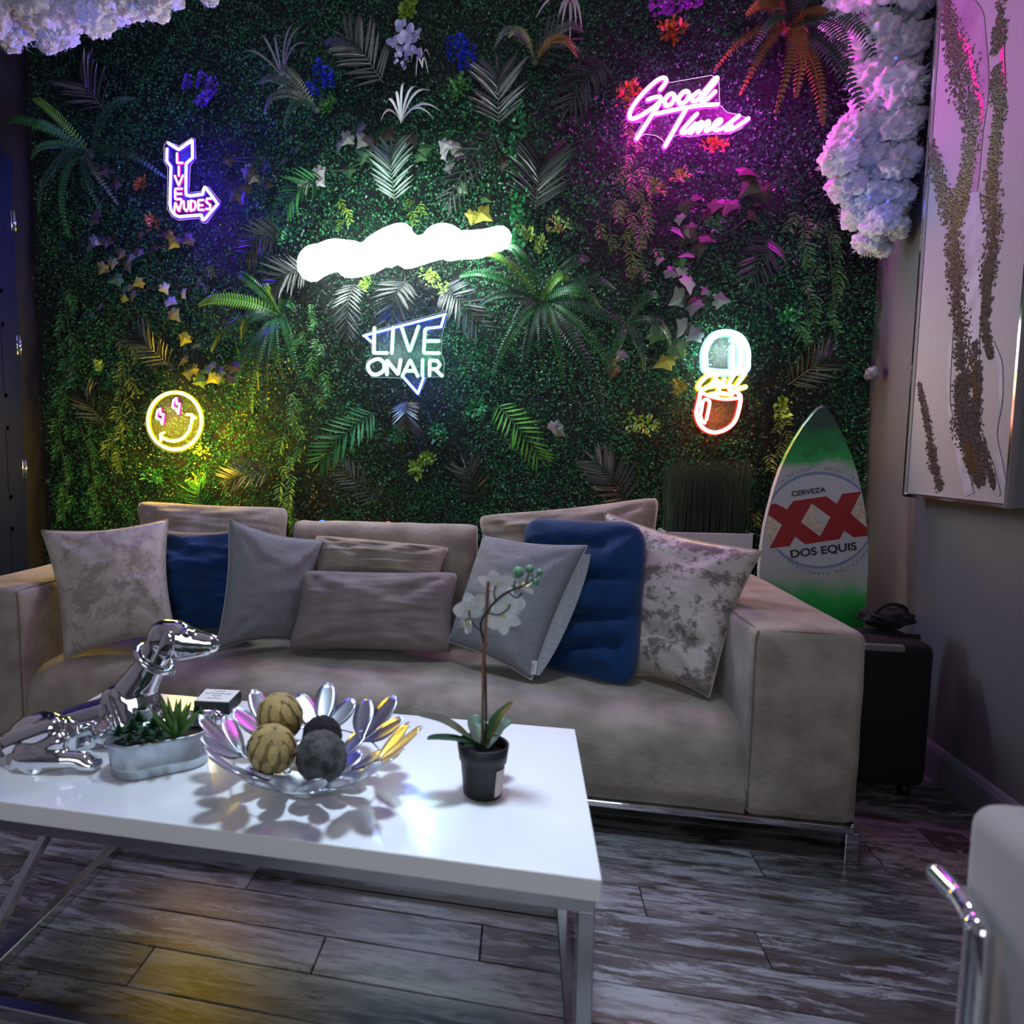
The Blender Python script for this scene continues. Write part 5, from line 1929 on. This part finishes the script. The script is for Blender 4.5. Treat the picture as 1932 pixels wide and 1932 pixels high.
# tiny string lights on top of the sofa back
for lb, px, py, col in (('tiny blue string light bulb on the middle back cushion', 608, 984, (.05, .2, 1.0)), ('tiny red string light bulb on the middle back cushion', 733, 986, (1.0, .05, .03))):
    c = atY(px, py, 2.74)
    th = thing('string_light', lb, 'string light', c)
    mesh_obj('bulb', *ellipsoid(c, .014 if 'blue' in lb else .008, .008, .006, n=12, m=8), glow('bulb_' + lb[5:9].strip(), col, 3.0), th)
    mesh_obj('wire', *tube(catmull([c, c + Vector((-.03, .06, -.02)), c + Vector((-.02, .16, .02)), c + Vector((.02, .36, .04))], 5), .0015, 5), 'black_plastic', th)

# ------------------------------------------------------------------ SURFBOARD
BN = Vector((0, -1, .10)).normalized()
BO = Vector((1.05, 2.80, .6))


def bp(px, py, lift=0.0):
    r = ray(px, py)
    o = Vector((0, 0, H))
    t = (BO - o).dot(BN) / r.dot(BN)
    return o + r * t + BN * lift


def bpc(x, y, lift=0.0):     # crop coordinates of the close-up
    return bp(1420 + x / 4.2, 740 + y / 4.2, lift)


oL = [(560, 98), (520, 118), (480, 160), (400, 260), (330, 370), (270, 480), (215, 610), (165, 760), (120, 930), (90, 1060), (65, 1230), (50, 1400), (48, 1560), (56, 1800), (85, 2100), (140, 2380), (230, 2610), (360, 2740)]
oR = [(590, 108), (650, 200), (720, 330), (780, 470), (830, 620), (870, 780), (900, 940), (915, 1100), (922, 1260), (920, 1420), (912, 1580), (895, 1800), (860, 2100), (800, 2380), (700, 2610), (560, 2740)]
front = [bpc(*q) for q in oL] + [bpc(*q) for q in reversed(oR)]
zmin = min(q.z for q in front)
board = thing('surfboard', 'green and white beer surfboard with a red XX standing behind the right sofa arm', 'surfboard', (1.05, 2.86, 0))
cen = sum(front, Vector()) / len(front)


def board_mesh():
    V, Fc = [], []
    n_ = len(front)
    lay = [(1.0, -.022), (1.0, -.008), (.985, 0.0)]
    for s, l in lay:
        for q in front:
            V.append(cen + (q - cen) * s + BN * l)
    for a in range(2):
        for i in range(n_):
            j = (i + 1) % n_
            Fc.append((a * n_ + i, a * n_ + j, (a + 1) * n_ + j, (a + 1) * n_ + i))
    Fc.append(tuple(2 * n_ + i for i in range(n_)))
    Fc.append(tuple(range(n_ - 1, -1, -1)))
    return V, Fc


def board_material():
    m = mat('board_print', (.5, .5, .5), .35)
    nt = m.node_tree
    b = nt.nodes['Principled BSDF']
    tc = nt.nodes['Texture Coordinate']
    sep = nt.nodes.new('ShaderNodeSeparateXYZ')
    nt.links.new(tc.outputs['Object'], sep.inputs[0])
    n1 = nt.nodes.new('ShaderNodeTexNoise')
    n1.inputs['Scale'].default_value = 14
    n1.inputs['Detail'].default_value = 8
    nt.links.new(tc.outputs['Object'], n1.inputs['Vector'])
    ad = nt.nodes.new('ShaderNodeMath')
    ad.operation = 'MULTIPLY_ADD'
    ad.inputs[1].default_value = .10
    nt.links.new(n1.outputs['Fac'], ad.inputs[0])
    nt.links.new(sep.outputs['Z'], ad.inputs[2])
    ramp = nt.nodes.new('ShaderNodeValToRGB')
    z = lambda py: (bp(1540, py).z + .05) / 1.5
    els = [(0.0, (.004, .16, .02)), (z(1180), (.006, .30, .045)), (z(1125), (.03, .42, .08)), (z(1095), (.42, .45, .42)), (z(1040), (.46, .48, .52)), (z(900), (.46, .48, .52)), (z(884), (.42, .46, .44)), (z(866), (.02, .34, .08)), (z(830), (.008, .22, .05)), (z(800), (.022, .07, .045)), (1.0, (.022, .055, .04))]
    while len(ramp.color_ramp.elements) < len(els):
        ramp.color_ramp.elements.new(.5)
    for e, (p_, c_) in zip(ramp.color_ramp.elements, els):
        e.position = max(0, min(1, p_))
        e.color = (*c_, 1)
    mul = nt.nodes.new('ShaderNodeMath')
    mul.operation = 'DIVIDE'
    mul.inputs[1].default_value = 1.5
    nt.links.new(ad.outputs[0], mul.inputs[0])
    nt.links.new(mul.outputs[0], ramp.inputs[0])
    nt.links.new(ramp.outputs[0], b.inputs['Base Color'])


board_material()
v, f = board_mesh()
dz = min(q.z for q in v)
mesh_obj('deck', v, f, 'board_print', board, smooth=False)


def flatpoly(name, pts, m, lift, parent=board):
    P3 = [bpc(x, y, lift) for x, y in pts]
    return mesh_obj(name, P3, [tuple(range(len(P3)))], m, parent, smooth=False)


def inside(x, y):
    """clamp x to the board outline (crop coordinates)"""
    def ix(side):
        for (xa, ya), (xb, yb) in zip(side, side[1:]):
            if ya <= y <= yb:
                return xa + (xb - xa) * (y - ya) / max(1e-6, yb - ya)
        return side[-1][0]
    return min(max(x, ix(oL) + 10), ix(oR) - 10), y


# big label oval
ov = [inside(530 + 430 * math.cos(t), 1015 + 385 * math.sin(t)) for t in [2 * math.pi * i / 64 for i in range(64)]]
flatpoly('label_rim', ov, 'board_blue', .0008)
ov = [inside(530 + 415 * math.cos(t), 1015 + 362 * math.sin(t)) for t in [2 * math.pi * i / 64 for i in range(64)]]
flatpoly('label_field', ov, 'board_silver', .0014)
# XX emblem: silver outline, red strokes, tan diamond
XXo = [(118, 892), (180, 880), (268, 928), (320, 862), (580, 824), (665, 885), (708, 805), (868, 785), (775, 960), (905, 1075), (908, 1138), (800, 1150), (725, 1098), (685, 1165), (415, 1205), (335, 1145), (290, 1220), (128, 1240), (230, 1050), (112, 970)]
XXo = [inside(*q) for q in XXo]
for tri_ in ([(112, 960), (230, 1050), (128, 1215), (92, 1080)], [(775, 960), (865, 830), (900, 960), (905, 1075)]):
    flatpoly('tan_panel', [inside(*q) for q in tri_], 'board_tan', .0018)
flatpoly('emblem_outline', [inside((x - 515) * 1.03 + 515, (y - 1010) * 1.04 + 1010) for x, y in XXo], 'planter_white', .0022)
flatpoly('emblem_red', XXo, 'board_red', .0028)
flatpoly('diamond_rim', [(465, 882), (612, 990), (532, 1142), (382, 1030)], 'planter_white', .0034)
flatpoly('diamond', [(466, 892), (604, 992), (530, 1132), (392, 1030)], 'board_tan', .0040)
flatpoly('diamond_patch', [(500, 945), (560, 965), (590, 1000), (560, 1060), (520, 1010), (480, 985)], 'board_silver', .0044)  # lighter silver shape inside the diamond


def text_mesh(s, m, place, name='lettering', bold=.0):
    """text laid out glyph by glyph; place(i, n) -> (crop x, crop y, glyph height, angle, width factor)"""
    allv, allf = [], []
    n_ = len(s)
    for i, ch in enumerate(s):
        if ch == ' ':
            continue
        cu = bpy.data.curves.new('t', 'FONT')
        cu.body = ch
        cu.align_x = 'CENTER'
        cu.size = 1.0
        cu.offset = bold
        o = bpy.data.objects.new('t', cu)
        C.objects.link(o)
        bpy.context.view_layer.update()
        me = bpy.data.meshes.new_from_object(o.evaluated_get(bpy.context.evaluated_depsgraph_get()))
        x0, y0, h_, a, wf = place(i, n_)
        k = len(allv)
        for q in me.vertices:
            lx, ly = q.co.x * h_ * wf / .7, q.co.y * h_ / .7
            allv.append(bpc(x0 + lx * math.cos(a) + ly * math.sin(a), y0 + lx * math.sin(a) - ly * math.cos(a), .0048))
        for pl in me.polygons:
            allf.append(tuple(k + j for j in pl.vertices))
        bpy.data.objects.remove(o)
        bpy.data.curves.remove(cu)
        bpy.data.meshes.remove(me)
    return mesh_obj(name, allv, allf, m, board, smooth=False)


def text_line(body, m, x0, y0, x1, y1, h_, bold=.0):
    cu = bpy.data.curves.new('t', 'FONT')
    cu.body = body
    cu.offset = bold
    o = bpy.data.objects.new('t', cu)
    C.objects.link(o)
    bpy.context.view_layer.update()
    me = bpy.data.meshes.new_from_object(o.evaluated_get(bpy.context.evaluated_depsgraph_get()))
    xs = [q.co.x for q in me.vertices]
    a, b = min(xs), max(xs)
    an = math.atan2(y1 - y0, x1 - x0)
    L_ = math.hypot(x1 - x0, y1 - y0)
    V = []
    for q in me.vertices:
        lx, ly = (q.co.x - a) / (b - a) * L_, q.co.y * h_ / .7
        V.append(bpc(x0 + lx * math.cos(an) + ly * math.sin(an), y0 + lx * math.sin(an) - ly * math.cos(an), .0048))
    Fc = [tuple(pl_.vertices) for pl_ in me.polygons]
    bpy.data.objects.remove(o)
    bpy.data.curves.remove(cu)
    bpy.data.meshes.remove(me)
    return mesh_obj('lettering', V, Fc, m, board, smooth=False)


text_line('CERVEZA', 'ink', 308, 825, 578, 788, 38, .022)
text_line('DOS EQUIS', 'ink', 302, 1312, 822, 1246, 60, .022)


def arc(cx_, cy_, rx_, ry_, a0_, a1_, h_, flip=False):
    def g(i, n_):
        a = math.radians(a0_ + (a1_ - a0_) * i / (n_ - 1))
        x, y = cx_ + rx_ * math.cos(a), cy_ + ry_ * math.sin(a)
        tx, ty = -rx_ * math.sin(a), ry_ * math.cos(a)
        if flip:
            tx, ty = -tx, -ty
        return (*inside(x, y), h_, math.atan2(ty, tx), 1.0)
    return g


mat('print_grey', (.16, .17, .17), .6)
text_mesh('IN MEXICO • DESDE 1897', 'print_grey', arc(530, 1015, 440, 402, -135, -46, 24))
text_mesh('CERVECERIA MOCTEZUMA', 'print_grey', arc(560, 1015, 430, 432, 130, 36, 24, True))
# painted curl in the green nose
curl = [(390, 480), (430, 500), (490, 470), (520, 400), (560, 340), (620, 330), (660, 380), (640, 440), (590, 450), (575, 400), (610, 375)]
mat('board_green_lt', (.010, .20, .05), .4)
P3 = catmull([bpc(x, y, .0015) for x, y in curl], 5)
V, Fc = [], []
for i, q in enumerate(P3):
    d_ = (P3[min(i + 1, len(P3) - 1)] - P3[max(0, i - 1)]).normalized()
    s_ = d_.cross(BN) * .009
    V += [q - s_, q + s_]
Fc = [(2 * i, 2 * i + 2, 2 * i + 3, 2 * i + 1) for i in range(len(P3) - 1)]
mesh_obj('curl', V, Fc, 'board_green_lt', board, smooth=False)
# bottom rest so that it stands
bot = min(front, key=lambda q: q.z)
mesh_obj('tail_block', *box((bot.x - .10, bot.y - .02, 0), (bot.x + .10, bot.y + .06, max(.02, zmin + .01)), .006, 2), 'black_plastic', board, smooth=False)

# ------------------------------------------------------------------ REED PLANTER
PX0, PX1, PY0, PY1 = atY(1255, 1005, 2.90).x, atY(1427, 1005, 2.90).x, 2.90, 3.06
PZ = atY(1340, 1006, 2.90).z
pl = thing('reed_planter', 'tall white planter box with dense upright dark reeds behind the right sofa arm', 'planter', ((PX0 + PX1) / 2, 2.98, 0))
v, f = merge(box((PX0, PY0, 0), (PX1, PY0 + .012, PZ), .001, 1), box((PX0, PY1 - .012, 0), (PX1, PY1, PZ), .001, 1), box((PX0, PY0, 0), (PX0 + .012, PY1, PZ), .001, 1), box((PX1 - .012, PY0, 0), (PX1, PY1, PZ), .001, 1), box((PX0, PY0, 0), (PX1, PY1, .02), .001, 1))
mesh_obj('box', v, f, 'planter_white', pl, smooth=False)
mesh_obj('soil', *box((PX0 + .012, PY0 + .012, PZ - .05), (PX1 - .012, PY1 - .012, PZ - .03)), 'soil', pl, smooth=False)
random.seed(8)
parts = []
for i in range(620):
    x = random.uniform(PX0 + .015, PX1 - .015)
    y = random.uniform(PY0 + .015, PY1 - .015)
    h_ = random.uniform(.27, .335) - (.05 if random.random() < .15 else 0)
    lean = random.gauss(0, .012)
    p0 = Vector((x, y, PZ - .04))
    parts.append(tube([p0, p0 + Vector((lean * .3, 0, h_ * .5)), p0 + Vector((lean, random.gauss(0, .008), h_))], [.0016, .0014, .0005], 3, False, False))
v, f = merge(*parts)
o = mesh_obj('reeds', v, f, 'reed', pl)
o['kind'] = 'stuff'

# ------------------------------------------------------------------ SUITCASE AND BAG behind the sofa
cs = thing('suitcase', 'black suitcase with a grey handle standing in the corner behind the right sofa arm', 'suitcase', (1.10, 2.50, 0))
mesh_obj('shell', *box((.93, 2.40, .03), (1.262, 2.62, .50), .035, 4), 'black_soft', cs)
mesh_obj('seam_rib', *box((.926, 2.505, .035), (1.266, 2.515, .505), .003, 1), 'black_plastic', cs, smooth=False)
mesh_obj('handle', *box((1.06, 2.40, .468), (1.175, 2.43, .492), .006, 2), mat('handle_grey', (.16, .15, .15), .5), cs, smooth=False)
for x in (.98, 1.21):
    for y in (2.43, 2.59):
        mesh_obj('wheel', *tube([(x - .012, y, .018), (x + .012, y, .018)], .018, 14), 'black_plastic', cs)
bg = thing('bag', 'crumpled black bag slumped on top of the suitcase beside the surfboard', 'bag', (1.19, 2.55, .505))
bm = bmesh.new()
bmesh.ops.create_icosphere(bm, subdivisions=4, radius=1)
for q in bm.verts:
    q.co = Vector((q.co.x * .075, q.co.y * .06, q.co.z * .035)) * (1 + .35 * noise.noise(q.co * 2.2)) + Vector((1.185, 2.55, .548))
    q.co.z = max(q.co.z, .502)
V = [q.co.copy() for q in bm.verts]
Fc = [tuple(q.index for q in f_.verts) for f_ in bm.faces]
bm.free()
mesh_obj('body', V, Fc, 'black_soft', bg)
mesh_obj('strap', *tube(catmull([(1.13, 2.53, .55), (1.16, 2.50, .60), (1.22, 2.52, .59), (1.245, 2.55, .55)], 6), .006, 6), 'black_soft', bg)

# ------------------------------------------------------------------ PAINTING on the right wall
XP = XR - .065
c1, c2 = atX(1708, 930, XP), atX(1896, 952, XP)
PYa, PYb, PZa, PZb = c2.y, c1.y, (c1.z + c2.z) / 2, 2.98
pt = thing('painting', 'tall abstract canvas with gravel streaks in a thin metal frame on the right wall', 'painting', (XR, (PYa + PYb) / 2, PZa))
mesh_obj('canvas', *box((XP + .006, PYa + .001, PZa + .001), (XP + .016, PYb - .001, PZb - .001)), 'canvas', pt, smooth=False)
mesh_obj('stretcher', *box((XP + .018, PYa - .010, PZa - .010), (XR - .001, PYb + .010, PZb + .010)), mat('frame_side', (.16, .165, .18), .5), pt, smooth=False)
xa, xb = XP - .004, XP + .018
for lo, hi in (((xa, PYa - .012, PZa - .012), (xb, PYa, PZb + .012)), ((xa, PYb, PZa - .012), (xb, PYb + .012, PZb + .012)), ((xa, PYa, PZa - .012), (xb, PYb, PZa)), ((xa, PYa, PZb), (xb, PYb, PZb + .012))):
    mesh_obj('frame_bar', *box(lo, hi, .0015, 1), 'frame_metal', pt, smooth=False)
pc = lambda x, y, l=0.0: atX(1600 + x * .29, y * .29, XP + .005 - l)      # crop 1145x1932 of x 1600..1932, y 0..560
pd = lambda x, y, l=0.0: atX(1600 + x * .29, 500 + y * .29, XP + .005 - l)  # the crop below it


def ribbon(name, pts, ws, m, parent):
    P3 = catmull(pts, 6)
    W3 = np.interp(np.linspace(0, 1, len(P3)), np.linspace(0, 1, len(ws)), ws)
    V = []
    for i, q in enumerate(P3):
        d_ = (P3[min(i + 1, len(P3) - 1)] - P3[max(0, i - 1)]).normalized()
        s_ = d_.cross(Vector((1, 0, 0))) * W3[i]
        V += [q - s_, q + s_]
    for q in V:
        q.x = P3[0].x
        q.y = min(max(q.y, PYa + .01), PYb - .01)
        q.z = min(max(q.z, PZa + .01), PZb - .01)
    return mesh_obj(name, V, [(2 * i, 2 * i + 2, 2 * i + 3, 2 * i + 1) for i in range(len(P3) - 1)], m, parent, smooth=False)


top = lambda q: Vector((q.x, q.y, PZb - .02))
ribbon('purple_light_wash', [top(pc(740, 0, .0006)), pc(740, 0, .0006), pc(790, 250, .0006), pc(850, 600, .0006), pc(840, 900, .0006), pc(820, 1250, .0006)], [.06, .06, .07, .045, .025, .015], 'purple_light_wash', pt)  # mauve ribbon with the pink sign's light painted into its colour
ribbon('pink_wash', [pc(710, 210, .0010), pc(770, 330, .0010), pc(810, 480, .0010), pc(860, 680, .0010), pc(870, 800, .0010)], [.004, .018, .010, .014, .003], 'pink_wash', pt)
ribbon('pink_wash', [pc(1010, 170, .0010), pc(1000, 360, .0010), pc(1010, 500, .0010), pc(1000, 600, .0010)], [.003, .010, .006, .012], 'pink_wash', pt)
ribbon('grey_wash', [pc(830, 1250, .0008), pc(790, 1450, .0008), pc(830, 1700, .0008), pd(800, 200, .0008), pd(800, 450, .0008), pd(820, 700, .0008)], [.02, .06, .07, .06, .04, .02], 'grey_wash', pt)
ribbon('grey_line', [pd(690, 330, .0008), pd(665, 520, .0008), pd(655, 900, .0008), pd(700, 1120, .0008), pd(790, 1500, .0008)], [.004, .010, .007, .014, .022], 'grey_wash', pt)
ribbon('grey_line', [pd(940, 500, .0008), pd(985, 650, .0008), pd(990, 880, .0008), pd(960, 1090, .0008), pd(990, 1300, .0008), pd(1030, 1450, .0008)], [.004, .010, .008, .006, .010, .004], 'grey_wash', pt)
ribbon('grey_line', [pd(880, 1180, .0008), pd(930, 1320, .0008), pd(980, 1500, .0008)], [.004, .012, .008], 'grey_wash', pt)


def gravel(pts, ws, n_, m, seed):
    rs = np.random.RandomState(seed)
    P3 = catmull(pts, 8)
    W3 = np.interp(np.linspace(0, 1, len(P3)), np.linspace(0, 1, len(ws)), ws)
    V, Fc = [], []
    for _ in range(n_):
        i = rs.randint(0, len(P3) - 1)
        q = P3[i].lerp(P3[i + 1], rs.rand())
        d_ = (P3[i + 1] - P3[i]).normalized()
        s_ = d_.cross(Vector((1, 0, 0)))
        q = q + s_ * (W3[i] * max(-1.3, min(1.3, rs.normal(0, .52)))) + d_ * rs.normal(0, .004)
        if not (PYa + .01 < q.y < PYb - .01 and PZa + .01 < q.z < PZb - .01):
            continue
        r = rs.uniform(.002, .0055)
        a = rs.normal(size=(4, 3))
        a /= np.linalg.norm(a, axis=1)[:, None]
        k = len(V)
        base = Vector((P3[0].x - r * .2, q.y, q.z))
        V += [base + Vector((-r * .9, 0, r * .2)), base + Vector((0, r, 0)), base + Vector((0, -r * .4, r)), base + Vector((0, -r, -r * .5)), base + Vector((0, r * .5, -r))]
        Fc += [(k, k + 1, k + 2), (k, k + 2, k + 3), (k, k + 3, k + 4), (k, k + 4, k + 1)]
    o = mesh_obj('gravel_streak', V, Fc, m, pt, smooth=False)
    o['kind'] = 'stuff'


gravel([top(pc(640, 0)), pc(645, 0), pc(670, 180), pc(700, 330), pc(740, 500), pc(810, 720), pc(800, 950), pc(770, 1150), pc(720, 1300), pc(690, 1500), pc(700, 1700), pd(710, 100), pd(735, 350), pd(750, 600), pd(760, 800)], [.03, .03, .035, .045, .07, .045, .035, .035, .05, .04, .04, .04, .04, .04, .04], 5200, 'gravel', 1)
gravel([pc(535, 870), pc(545, 1000), pc(585, 1120), pc(620, 1280), pc(660, 1420)], [.010, .022, .03, .03, .03], 900, 'gravel', 2)
gravel([top(pc(1000, 0)), pc(1000, 0), pc(985, 200), pc(975, 330)], [.018, .018, .03, .025], 700, 'gravel', 3)
gravel([pc(965, 440), pc(970, 560), pc(985, 700), pc(965, 900), pc(945, 1050), pc(930, 1250), pc(950, 1450), pc(920, 1700), pd(910, 80), pd(900, 250), pd(895, 420), pd(930, 600)], [.018, .03, .025, .025, .03, .035, .035, .035, .03, .02, .02, .01], 2600, 'gravel', 4)
gravel([pd(830, 500), pd(840, 700), pd(840, 880), pd(820, 1050), pd(800, 1150)], [.02, .015, .02, .035, .03], 900, 'gravel', 5)
gravel([pd(755, 750), pd(740, 900), pd(760, 1050), pd(810, 1200), pd(850, 1350), pd(860, 1420)], [.04, .045, .05, .045, .03, .01], 2000, 'gravel', 6)
gravel([pd(780, 1150), pd(810, 1250), pd(840, 1350)], [.02, .028, .015], 420, 'gravel_gold', 7)
gravel([pd(800, 600), pd(830, 780), pd(840, 880)], [.008, .014, .010], 140, 'gravel_gold', 8)
gravel([pd(880, 1150), pd(920, 1320), pd(950, 1440)], [.012, .016, .008], 330, 'gravel', 9)
gravel([pd(466, 770), pd(480, 850), pd(500, 950), pd(530, 1080), pd(545, 1230), pd(570, 1350), pd(600, 1460)], [.006, .012, .018, .016, .026, .02, .018], 900, 'gravel', 10)
gravel([pc(525, 670), pc(535, 710)], [.008, .008], 50, 'gravel', 11)
gravel([pc(700, 1440), pc(740, 1380), pc(780, 1300)], [.02, .02, .012], 300, 'gravel', 12)

# ------------------------------------------------------------------ COTTON CLOUDS
def cloud(label, blobs, seed, extra=None):
    """blobs: (px, py, Y, radius)"""
    rs = random.Random(seed)
    c = atY(blobs[0][0], blobs[0][1], blobs[0][2])
    th = thing('cotton_cloud', label, 'cotton cloud', c, 'cotton clouds')
    for (px, py, Y, r) in blobs:
        q = atY(px, py, Y)
        bm = bmesh.new()
        bmesh.ops.create_icosphere(bm, subdivisions=5, radius=1)
        off = Vector((rs.uniform(0, 50), rs.uniform(0, 50), 0))
        for w_ in bm.verts:
            d_ = w_.co.normalized()
            s = d_ / 1.0 + off
            dsp = .28 * noise.noise(s * 1.5) + .22 * noise.noise(s * 3.0) + .12 * noise.noise(s * 6) + .05 * noise.noise(s * 12) + .02 * noise.noise(s * 24)
            w_.co = q + d_ * r * (.85 + dsp)
            w_.co.x = min(w_.co.x, XR - .003)
            w_.co.z = min(w_.co.z, ZC - .003)
            w_.co.y = min(w_.co.y, YB - .003)
        V = [w_.co.copy() for w_ in bm.verts]
        Fc = [tuple(w_.index for w_ in f_.verts) for f_ in bm.faces]
        bm.free()
        # wisps of loose fibre
        parts = []
        for _ in range(110):
            d_ = Vector((rs.gauss(0, 1), rs.gauss(0, 1), rs.gauss(0, 1))).normalized()
            p0 = q + d_ * r * .85
            t_ = d_.orthogonal().normalized()
            p1 = p0 + d_ * r * rs.uniform(.10, .34) + t_ * rs.uniform(-.2, .2) * r
            if p1.x < XR - .004 and p0.x < XR - .004 and p1.z < ZC - .004 and p0.z < ZC - .004 and max(p0.y, p1.y) < YB - .01:
                parts.append(tube([p0, p0.lerp(p1, .5) + t_ * .01, p1], [.002, .0014, .0003], 3, False, False))
        v, f = merge((V, Fc), *parts)
        mesh_obj('cotton_tuft', v, f, 'cotton', th)
    return th


tl = []
rs = random.Random(3)
for (px, py, r) in [(0, 10, .13), (30, 45, .12), (70, 30, .13), (110, 55, .10), (60, -30, .15), (140, 15, .12), (180, 30, .10), (215, 10, .12), (255, -5, .11), (290, 5, .09), (320, -15, .09), (150, -40, .14), (230, -50, .13), (0, -50, .16), (20, 75, .07), (90, 78, .06), (395, -8, .05)]:
    tl.append((px, py, rs.uniform(2.35, 2.7), r * .72))
cloud('violet lit cotton cloud hanging from the ceiling at the top left', tl, 1)
tr = []
for (px, py, r) in [(1690, 20, .12), (1650, 70, .12), (1700, 90, .12), (1655, 140, .12), (1695, 170, .12), (1650, 210, .12), (1610, 255, .10), (1690, 240, .12), (1585, 300, .09), (1640, 290, .12), (1690, 310, .11), (1600, 345, .09), (1650, 360, .11), (1690, 375, .09), (1625, 400, .09), (1665, 420, .09), (1640, 455, .07), (1690, 430, .06), (1665, 470, .045), (1600, 20, .12), (1720, -30, .14), (1640, -30, .14)]:
    tr.append((px, py, 2.92 + rs.uniform(-.06, .05), r * .78))
cloud('pink lit cotton cloud running down the right corner of the room', tr, 2)
for th_, leds in ((bpy.data.objects['cotton_cloud'], ((40, 60, 2.28, .28, (.28, .20, 1)), (150, 40, 2.28, .28, (.26, .24, 1)), (250, 12, 2.3, .2, (.22, .28, 1)))),
                  (bpy.data.objects['cotton_cloud.001'], ((1640, 372, 2.79, .2, (.10, .16, 1)), (1675, 380, 2.79, .2, (.10, .14, 1)), (1610, 262, 2.76, .22, (.55, .30, 1)), (1690, 110, 2.74, .15, (.5, .35, 1))))):
    for px, py, Y_, pw_, cl_ in leds:
        c_ = atY(px, py, Y_)
        mesh_obj('led', *ellipsoid(c_, .005, .005, .005, n=8, m=6), glow('led_blue', (.08, .12, 1.0), 2.0), th_)
        sign_light(th_, px, py, pw_, cl_, Y_ - .06)
cw = atX(1645, 705, XR - .05)
cloud('small wisp of white cotton stuck to the corner above the surfboard', [(1646, 702, cw.y, .022), (1640, 708, cw.y, .016)], 5)

# ------------------------------------------------------------------ CLUB CHAIR in the right foreground
ch = thing('club_chair', 'pale upholstered club chair with a bent chrome tube arm in the right foreground', 'chair', (.80, .62, 0))
cx0 = atY(1812, 1530, .9).x
cz1 = atY(1880, 1500, .9).z
mesh_obj('arm_pad', *box((cx0, .30, .30), (cx0 + .14, .90, cz1), .03, 5), 'club_fabric', ch)
mesh_obj('seat', *box((cx0 + .145, .28, .26), (cx0 + .64, .86, .44), .04, 4), 'club_fabric', ch)
mesh_obj('arm_pad', *box((cx0 + .645, .30, .30), (cx0 + .785, .90, cz1), .03, 5), 'club_fabric', ch)
mesh_obj('backrest', *box((cx0 + .145, .18, .30), (cx0 + .64, .30, cz1 + .1), .04, 4), 'club_fabric', ch)
zt = .600
fe = atZ(1778, 1648, zt)
be = atZ(1836, 1728, zt)
xx = (fe.x + be.x) / 2
tubep = [Vector((xx, fe.y, zt)), Vector((xx, (fe.y + be.y) / 2, zt)), Vector((xx, be.y + .03, zt)), Vector((xx, be.y + .006, zt - .010)), Vector((xx, be.y - .004, zt - .04)), Vector((xx, be.y - .004, .3)), Vector((xx, be.y - .004, .0))]
mesh_obj('arm_tube', *tube(catmull(tubep, 5), .0125, 14), 'chrome', ch)
for x in (cx0 + .02, cx0 + .76):
    for y in (.36, .80):
        mesh_obj('leg', *tube([(x, y, 0), (x, y, .31)], .0125, 12), 'chrome', ch)
